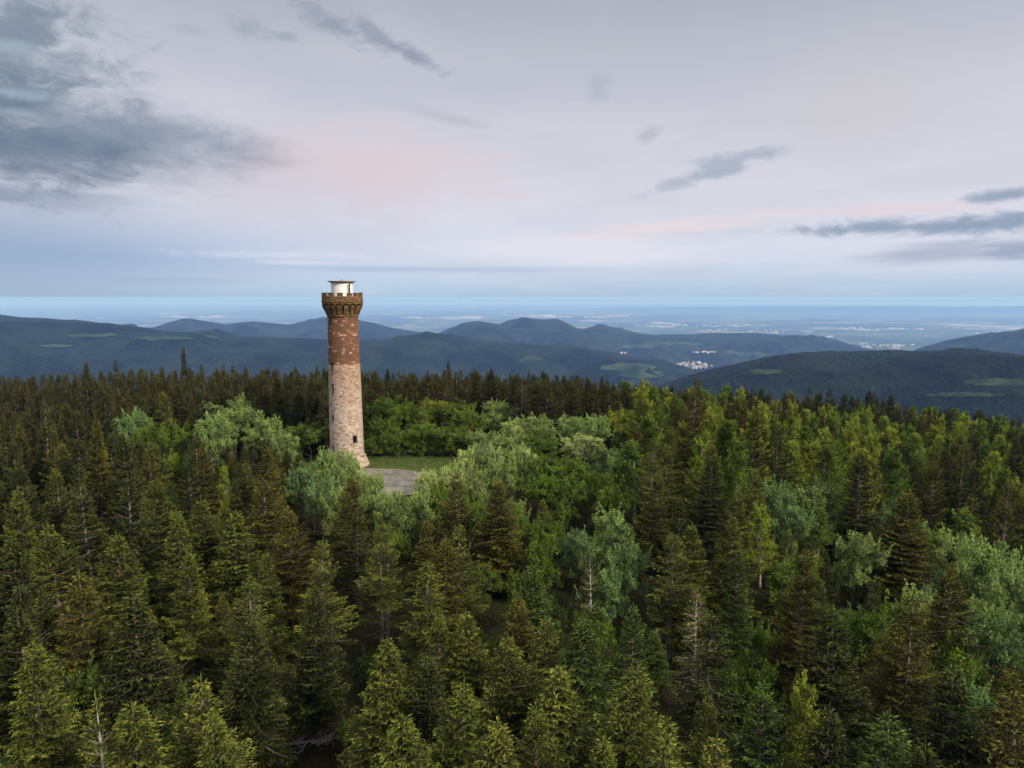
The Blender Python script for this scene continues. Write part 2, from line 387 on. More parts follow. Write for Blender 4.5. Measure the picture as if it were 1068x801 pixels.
ridge('hills', 8600, [(480, 352), (515, 341), (530, 334), (545, 331.5), (560, 333), (572, 334), (590, 338), (605, 345), (615, 341.5), (630, 340), (645, 342), (665, 347), (700, 352), (760, 360), (820, 366)],
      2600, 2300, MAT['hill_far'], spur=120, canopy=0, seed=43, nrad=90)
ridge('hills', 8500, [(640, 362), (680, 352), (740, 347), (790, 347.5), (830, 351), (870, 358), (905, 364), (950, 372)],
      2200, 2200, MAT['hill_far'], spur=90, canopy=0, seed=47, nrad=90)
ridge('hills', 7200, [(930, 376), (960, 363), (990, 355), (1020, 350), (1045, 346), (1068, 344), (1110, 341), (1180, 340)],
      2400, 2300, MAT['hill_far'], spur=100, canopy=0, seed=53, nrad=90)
ridge('hills', 52000, [(520, 327), (620, 322), (680, 320.5), (740, 319.8), (800, 319.2), (860, 319.8), (930, 319), (1000, 320), (1068, 319.2), (1180, 320)],
      7000, 7000, MAT['hill_far'], spur=0, canopy=0, seed=59, dth=.12, nrad=40, base=-860)

# ------------------------------------------------------------------ haze
def build_haze():
    m = bpy.data.materials.new('haze'); m.use_nodes = True; N = NT(m.node_tree)
    out = N.n('ShaderNodeOutputMaterial'); v = N.n('ShaderNodeVolumePrincipled')
    v.inputs['Color'].default_value = (.25, .465, 1.0, 1); v.inputs['Density'].default_value = HAZE; v.inputs['Anisotropy'].default_value = 0; v.inputs['Absorption Color'].default_value = (.42, .42, .42, 1)
    N.t.links.new(v.outputs[0], out.inputs['Volume'])
    a = 100000; z0, z1 = -875, 48
    V = [(x, y, z) for z in (z0, z1) for x, y in ((-a, -a), (a, -a), (a, a), (-a, a))]
    Q = [(3, 2, 1, 0), (4, 5, 6, 7), (0, 1, 5, 4), (1, 2, 6, 5), (2, 3, 7, 6), (3, 0, 4, 7)]
    tag(mesh_np('haze', V, Q, m), kind='stuff', label='thin blue haze that lies over the hills and the plain', cat='haze')
HAZE = 1/21500
build_haze()

# ------------------------------------------------------------------ tower
def stone_mat(name, stops, mortar, bw, bh, bumpd=.03, lichen=None, msize=.02, moss=None, zred=False):
    m, N, out = new_mat(name)
    uv = N.n('ShaderNodeUVMap').outputs[0]
    w = N.noise(uv, 2.2, 2, .5)
    uvw = N.n('ShaderNodeVectorMath', operation='ADD'); N.set(uvw.inputs[0], uv)
    sc = N.n('ShaderNodeVectorMath', operation='SCALE'); N.set(sc.inputs[0], N.comb(w, w)); sc.inputs[3].default_value = .07
    N.set(uvw.inputs[1], sc.outputs[0])
    b = N.n('ShaderNodeTexBrick'); N.set(b.inputs['Vector'], uvw.outputs[0]); b.inputs['Scale'].default_value = 1
    b.inputs['Brick Width'].default_value = bw; b.inputs['Row Height'].default_value = bh; b.inputs['Mortar Size'].default_value = msize
    b.inputs['Color1'].default_value = (0, 0, 0, 1); b.inputs['Color2'].default_value = (1, 1, 1, 1); b.inputs['Mortar'].default_value = (.5, .5, .5, 1)
    b.inputs['Bias'].default_value = 0; b.offset = .5; b.squash = .8; b.squash_frequency = 3
    c = N.ramp(b.outputs['Color'], stops)
    c = N.mix(N.ss(N.noise(uv, 6, 4, .7), .35, .7, 0, .5), c, N.mix(1.0, c, (1.5, 1.45, 1.4, 1), 'MULTIPLY'))
    c = N.mix(N.ss(N.noise(uv, .55, 4, .6), .4, .62, 0, .45), c, N.mix(1.0, c, (.6, .58, .6, 1), 'MULTIPLY'))
    if lichen: c = N.mix(N.ss(N.noise(uv, 1.5, 5, .7), .54, .64, 0, .85), c, lichen)
    if moss: c = N.mix(N.ss(N.noise(uv, .9, 6, .75), .42, .58, 0, .8), c, moss)
    if zred:
        sz = N.n('ShaderNodeSeparateXYZ'); N.set(sz.inputs[0], uv)
        f = N.ss(N.m('ADD', sz.outputs[1], N.m('MULTIPLY', N.m('SUBTRACT', N.noise(uv, .8, 5, .7), .5), 14.0)), 6.0, 19.0, 0, .75)
        c = N.mix(f, c, N.mix(1.0, c, (.78, .56, .42, 1), 'MULTIPLY')); mortar = N.mix(f, mortar, (.40, .29, .20, 1))
    c = N.mix(b.outputs['Fac'], c, mortar)
    h = N.m('SUBTRACT', N.noise(uv, 5, 5, .7), N.m('MULTIPLY', b.outputs['Fac'], .8))
    principled(N, out, c, .92, .1, bump(N, h, bumpd)); return m
MAT['stone_low'] = stone_mat('pale_rubble', [(0, (.17, .10, .07, 1)), (.25, (.38, .28, .21, 1)), (.5, (.47, .39, .32, 1)), (.75, (.29, .17, .12, 1)), (1, (.55, .49, .42, 1))], (.45, .40, .34, 1), .50, .26, lichen=(.50, .44, .37, 1), msize=.03, zred=True)
MAT['stone_high'] = stone_mat('red_sandstone', [(0, (.11, .048, .030, 1)), (.35, (.22, .098, .058, 1)), (.6, (.16, .072, .046, 1)), (.85, (.28, .14, .082, 1)), (.96, (.48, .34, .25, 1)), (1, (.5, .36, .26, 1))], (.22, .14, .09, 1), .55, .30, moss=(.11, .07, .04, 1), msize=.015)
MAT['stone_crown'] = stone_mat('mossy_sandstone', [(0, (.11, .055, .026, 1)), (.5, (.20, .100, .048, 1)), (1, (.29, .15, .08, 1))], (.10, .062, .034, 1), .6, .3, moss=(.085, .080, .030, 1), msize=.015)
def plain(name, c, rough=.8, spec=.2, var=.25, sc=3.0):
    m, N, out = new_mat(name); P = N.n('ShaderNodeTexCoord').outputs['Object']
    n = N.noise(P, sc, 5, .65)
    principled(N, out, N.mix(N.ss(n, .35, .65), (c[0]*(1-var), c[1]*(1-var), c[2]*(1-var), 1), c), rough, spec, bump(N, n, .01)); return m
MAT['render'] = plain('white_render', (.80, .79, .77, 1), .8, .2, .08)
MAT['roofing'] = plain('roofing', (.32, .27, .21, 1), .6, .3, .4)
MAT['dark'] = plain('dark_opening', (.012, .010, .010, 1), .9, .05)
MAT['darkmetal'] = plain('dark_metal', (.06, .05, .045, 1), .5, .4)
MAT['slabstone'] = plain('slab_stone', (.30, .25, .20, 1), .9, .1)

def lathe(name, prof, mats, parent, seg=72, mi=None, closed_top=False, closed_bot=False, smooth=True, ruv=None):
    """prof: [(radius, z)]; UV in metres along the wall"""
    n = len(prof); V = []; 
    for r_, z_ in prof:
        for k in range(seg):
            a = 2*math.pi*k/seg; V.append((r_*math.cos(a), r_*math.sin(a), z_))
    Q = []; UV = []; MI = []
    d = [0]
    for i in range(1, n): d.append(d[-1]+math.hypot(prof[i][0]-prof[i-1][0], prof[i][1]-prof[i-1][1]))
    R = ruv or max(p[0] for p in prof)
    for i in range(n-1):
        for k in range(seg):
            k2 = (k+1) % seg; Q.append((i*seg+k, i*seg+k2, (i+1)*seg+k2, (i+1)*seg+k))
            u0, u1 = 2*math.pi*k/seg*R, 2*math.pi*(k+1)/seg*R
            UV += [(u0, d[i]), (u1, d[i]), (u1, d[i+1]), (u0, d[i+1])]; MI.append(0 if mi is None else mi[i])
    T = []
    for cl, i, flip in ((closed_bot, 0, True), (closed_top, n-1, False)):
        if cl:
            c = len(V); V.append((0, 0, prof[i][1]))
            for k in range(seg):
                t = (i*seg+k, i*seg+(k+1) % seg, c); T.append(t[::-1] if flip else t)
                UV += [(V[q][0], V[q][1]) for q in T[-1]]; MI.append(0)
    o = mesh_np(name, V, [Q, T] if T else Q, mats, smooth, MI, UV)
    if parent: o.parent = parent
    return o
def box_on_wall(name, ang, r, z, w, h, dep, mat, parent, taper=0.0, rin=None):
    """curved block standing on a round wall: ang (deg), radius r outer face, w width, h height, dep thickness"""
    a = math.radians(ang); V = []
    n = 4; r0 = r-dep
    for zi, (rr0, rr1) in ((z, (r0, r-taper)), (z+h, (r0, r))):
        for k in range(n+1):
            t = a+(k/n-.5)*w/r
            V.append((rr0*math.cos(t), rr0*math.sin(t), zi)); V.append((rr1*math.cos(t), rr1*math.sin(t), zi))
    m_ = 2*(n+1); Q = []
    for k in range(n):
        i = 2*k
        Q += [(i, i+2, i+3, i+1), (m_+i, m_+i+1, m_+i+3, m_+i+2), (i+1, i+3, m_+i+3, m_+i+1), (i, m_+i, m_+i+2, i+2)]
    Q += [(0, 1, m_+1, m_), (m_-2, 2*m_-2, 2*m_-1, m_-1)]
    UV = []
    for q in Q:
        for vi in q:
            x, y, zz = V[vi]; t = math.atan2(y, x)*r; UV.append((t+ang*.01+(math.hypot(x, y)-r0)*.7, zz))
    o = mesh_np(name, V, Q, mat, False, None, UV); o.parent = parent; return o

def build_tower():
    t = empty('stone_tower', (TX, TY, -.25))
    tag(t, 'tall round stone lookout tower, red above and pale below, with battlements and a white cabin', 'tower')
    z = lambda v: v+.25                                   # world height to tower height
    # wall openings: camera-facing side; angle measured in plan from +X, towards the camera is -90 (a bit more here)
    face = math.degrees(math.atan2(-TY, -TX))             # direction to the camera
    rad = lambda h: 2.60+(2.27-2.60)*min(1, max(0, (h-2.2)/21.5))
    wins = [(face-52, 2.55, .55, .9), (face-52, 7.3, .5, 1.0), (face-50, 11.55, .55, 1.5), (face-50, 14.8, .5, 1.5), (face-52, 21.9, .45, 1.2), (face+30, 3.9, .78, 1.15)]
    # shaft with real recesses at the windows
    seg = 144; zs = sorted(set([round(h, 3) for h in list(np.linspace(1.6, 23.7, 60)) + [w[1] for w in wins] + [w[1]+w[3] for w in wins] + [16.05]]))
    def shaft(name, h0, h1, mat):
        zz = [h for h in zs if h0 <= h <= h1]; V = []; Q = []; UV = []; idx = {}
        rng_ = random.Random(4)
        for i, h in enumerate(zz):
            for k in range(seg):
                a = 2*math.pi*k/seg; rr = rad(h)+rng_.uniform(-.012, .012); V.append((rr*math.cos(a), rr*math.sin(a), z(h)))
        holes = set()
        for (wa, wz, ww, wh) in wins:
            for k in range(seg):
                ac = 360*(k+.5)/seg; dd = (ac-wa+180) % 360-180
                if abs(dd)*math.pi/180*rad(wz) < ww/2:
                    for i in range(len(zz)-1):
                        if zz[i] >= wz-1e-3 and zz[i+1] <= wz+wh+1e-3: holes.add((i, k))
        def quad(ids, uvs): Q.append(ids); UV.extend(uvs)
        for i in range(len(zz)-1):
            for k in range(seg):
                k2 = (k+1) % seg; u0, u1 = 2*math.pi*k/seg*2.5, 2*math.pi*(k+1)/seg*2.5
                if (i, k) in holes: continue
                quad((i*seg+k, i*seg+k2, (i+1)*seg+k2, (i+1)*seg+k), [(u0, zz[i]), (u1, zz[i]), (u1, zz[i+1]), (u0, zz[i+1])])
        def inner(i, k):
            if (i, k) not in idx:
                a = 2*math.pi*k/seg; rr = rad(zz[i])-.45; idx[(i, k)] = len(V); V.append((rr*math.cos(a), rr*math.sin(a), z(zz[i])))
            return idx[(i, k)]
        for (i, k) in holes:
            k2 = (k+1) % seg
            for (nb, A, B) in (((i-1, k), (i, k), (i, k2)), ((i+1, k), (i+1, k2), (i+1, k)), ((i, (k-1) % seg), (i+1, k), (i, k)), ((i, k2), (i, k2), (i+1, k2))):
                if nb not in holes:
                    quad((A[0]*seg+A[1], B[0]*seg+B[1], inner(*B), inner(*A)), [(0, 0), (.3, 0), (.3, .4), (0, .4)])
        mesh_np(name, V, Q, mat, False, None, UV).parent = t
    shaft('lower_shaft', 1.6, 16.05, MAT['stone_low']); shaft('upper_shaft', 16.05, 23.7, MAT['stone_high'])
    for (wa, wz, ww, wh) in wins:
        w_ = box_on_wall('window', wa, rad(wz)-.30, z(wz)-.05, ww+.12, wh+.1, .06, MAT['dark'], t)
        a = box_on_wall('sill', wa, rad(wz)+.06, z(wz)-.13, ww+.25, .12, .3, MAT['slabstone'], w_)
        if wa > face: box_on_wall('lintel', wa, rad(wz)+.03, z(wz+wh)+.005, ww+.3, .2, .25, MAT['slabstone'], w_)
    # battered plinth with a capping course
    lathe('plinth', [(3.75, z(-1.2)), (3.55, z(-.25)), (3.1, z(.9)), (2.78, z(1.62)), (2.72, z(1.75)), (2.5, z(1.76))], MAT['stone_low'], t, 96)
    box_on_wall('drip_stone', face+62, 3.05, z(1.62), 1.5, .17, .6, MAT['slabstone'], t)
    # flared head: string course, corbels with arches, parapet, merlons
    lathe('string_course', [(2.24, z(23.2)), (2.40, z(23.25)), (2.40, z(23.5)), (2.30, z(23.55))], MAT['stone_crown'], t, 96)
    lathe('head_wall', [(2.28, z(23.5)), (2.42, z(24.3)), (2.66, z(25.0)), (2.66, z(25.2))], MAT['stone_crown'], t, 96)
    nC = 18
    for k in range(nC):
        a = face+360*(k+.5)/nC
        V = []; Q = []; UV = []
        prof = [(2.25, 23.52), (2.50, 23.60), (2.62, 24.0), (2.80, 24.35), (2.96, 24.6), (3.03, 25.0)]
        w0 = .52; ar = math.radians(a)
        cx, sy = math.cos(ar), math.sin(ar)
        for (rr, h) in prof:
            for s in (-1, 1):
                ww = w0/2*s*(rr/2.7)
                V.append((rr*cx-ww*sy, rr*sy+ww*cx, z(h))); V.append((2.2*cx-ww*sy, 2.2*sy+ww*cx, z(h)))
        for i in range(len(prof)-1):
            b = 4*i; c = b+4
            Q += [(b, b+2, c+2, c), (b+1, b, c, c+1), (b+2, b+3, c+3, c+2)]
        Q += [(0, 1, 3, 2), tuple(4*(len(prof)-1)+q for q in (0, 2, 3, 1))]
        for q in Q:
            for vi in q: UV.append((a*.05+V[vi][0]*sy-V[vi][1]*cx+math.hypot(V[vi][0], V[vi][1]), V[vi][2]))
        mesh_np('corbel', V, Q, MAT['stone_crown'], False, None, UV).parent = t
    # arch course: ring whose lower edge arches between corbels
    seg = nC*10; V = []; Q = []; UV = []
    for k in range(seg):
        a = math.radians(face)+2*math.pi*k/seg; ph = (k % 10)/10.0
        arch = .30*math.sin(math.pi*ph)**.6
        for rr, h in ((2.6, 24.95+arch), (3.05, 24.95+arch), (3.07, 25.42), (3.13, 25.46), (3.13, 25.60), (3.05, 25.64), (3.05, 26.32), (2.65, 26.32), (2.65, 25.5)):
            V.append((rr*math.cos(a), rr*math.sin(a), z(h)))
    for k in range(seg):
        k2 = (k+1) % seg
        for j in range(8):
            Q.append((k*9+j, k2*9+j, k2*9+j+1, k*9+j+1))
            u0, u1 = k*3.1*2*math.pi/seg, (k+1)*3.1*2*math.pi/seg
            UV += [(u0, V[k*9+j][2]+.1*j), (u1, V[k2*9+j][2]+.1*j), (u1, V[k2*9+j+1][2]+.1*j+.1), (u0, V[k*9+j+1][2]+.1*j+.1)]
    mesh_np('parapet', V, Q, MAT['stone_crown'], False, None, UV).parent = t
    nM = 13
    for k in range(nM):
        a = face-6+360*k/nM
        mer = box_on_wall('merlon', a, 3.04, z(26.325), .86, .43+.05*math.sin(k*5), .38, MAT['stone_crown'], t)
        box_on_wall('cap_stone', a, 3.09, z(26.76+.05*math.sin(k*5)), .92, .09, .48, MAT['stone_crown'], mer)
    lathe('platform', [(2.64, z(25.4)), (2.64, z(25.62)), (.1, z(25.66))], MAT['slabstone'], t, 64)
    lathe('cabin', [(1.62, z(25.67)), (1.62, z(28.32))], MAT['render'], t, 64)
    r_ = lathe('roof', [(1.5, z(28.30)), (2.10, z(28.52)), (2.13, z(28.60)), (2.05, z(28.63)), (.9, z(28.68)), (.05, z(28.72))], MAT['roofing'], t, 64, closed_bot=True)
    lathe('roof_hatch', [(.16, z(28.68)), (.16, z(28.82)), (.02, z(28.84))], MAT['darkmetal'], r_, 12)
    # narrow door seen edge-on, standing open beside the cabin wall
    da = math.radians(face+40)
    d = box_on_wall('door', face+38, 1.70, z(25.68), .62, 1.95, .06, MAT['render'], t)
    pz = lathe('stovepipe', [(.10, z(25.66)), (.10, z(28.05)), (.14, z(28.06)), (.14, z(28.18)), (.02, z(28.2))], MAT['dark'], t, 12)
    pz.location = (2.02*math.cos(math.radians(face+33)), 2.02*math.sin(math.radians(face+33)), 0)
    for q in range(10):
        a = math.radians(face+36*q); 
    return t
build_tower()

# clearing: gravel yard, lawn
def blob_sheet(name, cx, cy, rx, ry, ang, z, mat, wob=.12, seed=0, rings=10):
    V = [(cx, cy, z)]; n = 96; Q = []; T = []
    for j in range(1, rings+1):
        for k in range(n):
            a = 2*math.pi*k/n; w = 1+wob*(math.sin(3*a+seed)+.6*math.sin(5*a+2*seed)+.3*math.sin(11*a+seed*3))
            x, y = rx*w*math.cos(a)*j/rings, ry*w*math.sin(a)*j/rings
            X, Y = cx+x*math.cos(ang)-y*math.sin(ang), cy+x*math.sin(ang)+y*math.cos(ang)
            V.append((X, Y, float(ground_z(X, Y))+z))
    V[0] = (cx, cy, float(ground_z(cx, cy))+z)
    for k in range(n):
        T.append((0, 1+k, 1+(k+1) % n))
        for j in range(rings-1): Q.append((1+j*n+k, 1+(j+1)*n+k, 1+(j+1)*n+(k+1) % n, 1+j*n+(k+1) % n))
    return mesh_np(name, V, [Q, T], mat, True)
m, N, out = new_mat('lawn'); P = pos(N)
c = N.mix(N.ss(N.noise(P, .6, 5, .65), .4, .6), (.055, .085, .020, 1), (.09, .115, .030, 1))
principled(N, out, N.mix(N.ss(N.noise(P, 6, 4, .7), .4, .7), c, (.035, .05, .015, 1)), .95, .05, bump(N, N.noise(P, 9, 3, .7), .08)); MAT['lawn'] = m
m, N, out = new_mat('gravel'); P = pos(N)
c = N.mix(N.ss(N.noise(P, .5, 5, .6), .38, .62), (.13, .12, .11, 1), (.23, .215, .20, 1))
principled(N, out, N.mix(N.ss(N.noise(P, 11, 4, .8), .42, .68), c, (.08, .075, .06, 1)), .95, .05, bump(N, N.noise(P, 14, 3, .8), .04)); MAT['gravel'] = m
tag(blob_sheet('lawn', -16, 104, 20, 12, 0, .03, MAT['lawn'], .05, 1), kind='structure')
tag(blob_sheet('gravel_yard', -19.5, 94.3, 9.8, 8.0, .10, .045, MAT['gravel'], .06, 2.2), kind='structure')
# low kerb along the back edge of the yard
V = []; Q = []
for i in range(25):
    x = -25+i*.42; y = 101.4+.35*math.sin(i*.13)-.004*(i-8)**2
    for dx, dz in ((0, 0), (0, .14), (.22, .14), (.22, 0)): V.append((x, y+dx, float(ground_z(x, y))+dz+.02))
for i in range(24):
    for j in range(3): Q.append((i*4+j, i*4+j+1, i*4+4+j+1, i*4+4+j))
Q += [(0, 1, 2, 3), (99, 98, 97, 96)]
tag(mesh_np('kerb', V, Q, MAT['slabstone']), kind='structure')

def grass():
    rg = np.random.default_rng(8); n = 9000
    x = rg.uniform(-30, 2, n); y = rg.uniform(96, 111, n)
    k = ((x+19.5)/10.4)**2+((y-94.5)/8.8)**2 > 1; x, y = x[k], y[k]; n = len(x)
    zz = ground_z(x, y)+.02; h = rg.uniform(.10, .32, n); a = rg.uniform(0, 6.28, n); w = rg.uniform(.02, .05, n)
    lx, ly = rg.normal(0, .08, n), rg.normal(0, .08, n)
    A = np.stack([x-w*np.cos(a), y-w*np.sin(a), zz], -1); B = np.stack([x+w*np.cos(a), y+w*np.sin(a), zz], -1); C = np.stack([x+lx, y+ly, zz+h], -1)
    V = np.stack([A, B, C], 1).reshape(-1, 3)
    tag(mesh_np('grass', V, np.arange(3*n).reshape(-1, 3), MAT['lawn']), kind='stuff', label='rough green grass behind the gravel yard beside the tower', cat='grass')
grass()

# ------------------------------------------------------------------ tree models
def kites(P0, P1, W, rg, two=False, fold=None):
    """needle sprays / leaves: kite-shaped faces from P0 to P1 with width W"""
    P0, P1, W = map(np.asarray, (P0, P1, W))
    ax = P1-P0; ln_ = np.linalg.norm(ax, axis=1, keepdims=True)+1e-9; ax = ax/ln_
    rnd = rg.normal(size=ax.shape)
    if fold is not None: rnd = rnd*fold+np.cross(ax, [0, 0, 1.0])*(1-fold)
    s = rnd-ax*np.sum(rnd*ax, 1, keepdims=True); s /= np.linalg.norm(s, axis=1, keepdims=True)+1e-9
    mid = P0+ax*ln_*.45
    out_ = [(P0, mid+s*W[:, None], P1, mid-s*W[:, None])]
    if two:
        t = np.cross(ax, s); out_.append((P0, mid+t*W[:, None], P1, mid-t*W[:, None]))
    V = np.concatenate([np.stack(q, 1) for q in out_]).reshape(-1, 3)
    return V, np.arange(len(V)).reshape(-1, 4)
class Wood:
    def __init__(s): s.V = []; s.Q = []
    def tube(s, pts, rads, n=5):
        b = len(s.V)
        for i, (p, r) in enumerate(zip(pts, rads)):
            d = Vector(pts[min(i+1, len(pts)-1)])-Vector(pts[max(i-1, 0)])
            if d.length < 1e-6: d = Vector((0, 0, 1))
            d.normalize(); u = d.orthogonal().normalized(); v = d.cross(u)
            for k in range(n):
                a = 2*math.pi*k/n; q = Vector(p)+u*r*math.cos(a)+v*r*math.sin(a); s.V.append(tuple(q))
        for i in range(len(pts)-1):
            for k in range(n):
                k2 = (k+1) % n; s.Q.append((b+i*n+k, b+i*n+k2, b+(i+1)*n+k2, b+(i+1)*n+k))

def spruce_model(seed, H=13.0, R=2.5, base=.12, dens=1.0, vig=1.0, dead_low=0, sparse=0.0, up=0.0, irregular=.18):
    rd = random.Random(seed); rg = np.random.default_rng(seed)
    W = Wood(); bend = [(rd.uniform(-.25, .25), rd.uniform(-.25, .25)) for _ in range(2)]
    ctr = lambda z: (bend[0][0]*math.sin(z/H*2.4), bend[0][1]*math.sin(z/H*2.9))
    zsn = [H*i/10 for i in range(11)]
    W.tube([(*ctr(q), q) for q in zsn], [.19*(1-q/H)**.9+.012 for q in zsn], 7)
    P0, P1, WD, TP, TN = [], [], [], [], []
    z = base*H; lobes = [rd.uniform(1-irregular, 1+irregular) for _ in range(8)]; lob_ph = rd.uniform(0, 6)
    while z < H-.12:
        t = (z-base*H)/(H-base*H); nb = rd.choice((5, 6, 6, 7)) if t < .9 else 5
        Lm = R*((1-t)**.95*(1+.35*t*(1-t)))*(.6+.4*min(1, t/.10)); a0 = rd.uniform(0, 6.28)
        for b in range(nb):
            if rd.random() < sparse: continue
            a = a0+6.283*b/nb+rd.uniform(-.25, .25)
            lo = lobes[int((a+lob_ph) % 6.283/6.283*8) % 8]
            L = Lm*rd.uniform(.72, 1.15)*(lo if t < .8 else 1)+.10
            cx, cy_ = ctr(z); dx, dy = math.cos(a), math.sin(a)
            el0 = -.34+1.05*t**1.3+up+rd.uniform(-.12, .12); zz = z+rd.uniform(-.10, .10)
            def pt(s):
                return (cx+dx*L*s, cy_+dy*L*s, zz+L*(math.tan(max(-.6, min(1.1, el0)))*s-.22*(1-t)*s+.34*s*s))
            if L > .5: W.tube([pt(0), pt(.5), pt(.9)], [.012+.010*L, .010+.004*L, .004], 3)
            s = .10 if dead_low == 0 or t > .2 else .45
            step = .105/dens
            while s*L < L:
                p = pt(s); sid = rd.choice((1, -1))
                for sg in (1, -1):
                    ll = min(.85, (.42*L*(1-s)**.7+.14))*rd.uniform(.7, 1.2)
                    fa = a+sg*rd.uniform(.6, 1.05); nn = max(1, int(ll/.115+.5)); q = p
                    for k in range(nn):
                        dr = rd.uniform(-.35, .12)-(.12*(1-t)) + .10*k
                        stp = ll/nn*1.45
                        e = (q[0]+math.cos(fa)*stp, q[1]+math.sin(fa)*stp, q[2]+stp*dr)
                        P0.append(q); P1.append(e); WD.append(rd.uniform(.026, .044)*vig); TP.append(1.0 if (k == nn-1 and rd.random() < .8) else (.3 if rd.random() < .3 else 0))
                        q = (q[0]+(e[0]-q[0])*.75, q[1]+(e[1]-q[1])*.75, q[2]+(e[2]-q[2])*.75)
                        if rd.random() < .6:
                            f2 = fa+rd.choice((-1, 1))*rd.uniform(.5, .9); l2 = rd.uniform(.10, .20)
                            P0.append(q); P1.append((q[0]+math.cos(f2)*l2, q[1]+math.sin(f2)*l2, q[2]+rd.uniform(-.14, .03))); WD.append(.027*vig); TP.append(.8 if rd.random() < .5 else 0)
                s += step/L*rd.uniform(.8, 1.2)
            bt = rd.random(); TN += [min(1, max(0, bt+rd.uniform(-.25, .25))) for _ in range(len(P0)-len(TN))]
            # leading shoot, upturned
            p = pt(.92); P0.append(p); P1.append((p[0]+dx*.22, p[1]+dy*.22, p[2]+.10)); WD.append(.04*vig); TP.append(1.0)
        z += rd.uniform(.34, .50)*(1.0 if t < .8 else .62)/max(.75, dens)
    # leader
    c = ctr(H); P0 += [(c[0], c[1], H-.45), (c[0], c[1], H-.15)]; P1 += [(c[0]+.02, c[1], H+.1), (c[0], c[1]+.02, H+.50)]; WD += [.06, .045]; TP += [.5, 1]
    if dead_low:
        for k in range(dead_low):
            q = rd.uniform(.08, base+.18)*H; a = rd.uniform(0, 6.28); L = rd.uniform(.6, 1.6); c = ctr(q)
            W.tube([(c[0], c[1], q), (c[0]+math.cos(a)*L*.6, c[1]+math.sin(a)*L*.6, q-.05), (c[0]+math.cos(a)*L, c[1]+math.sin(a)*L, q-.05+rd.uniform(-.3, .25))], [.03, .018, .006], 3)
    V, Q = kites(np.array(P0), np.array(P1), np.array(WD), rg, two=True, fold=.75)
    TN += [.5]*(len(P0)-len(TN))
    tp = np.repeat(np.tile(np.array(TP), 2), 4); tn = np.repeat(np.tile(np.array(TN), 2), 4)
    return (np.array(W.V), np.array(W.Q)), (V, Q, tp, tn)

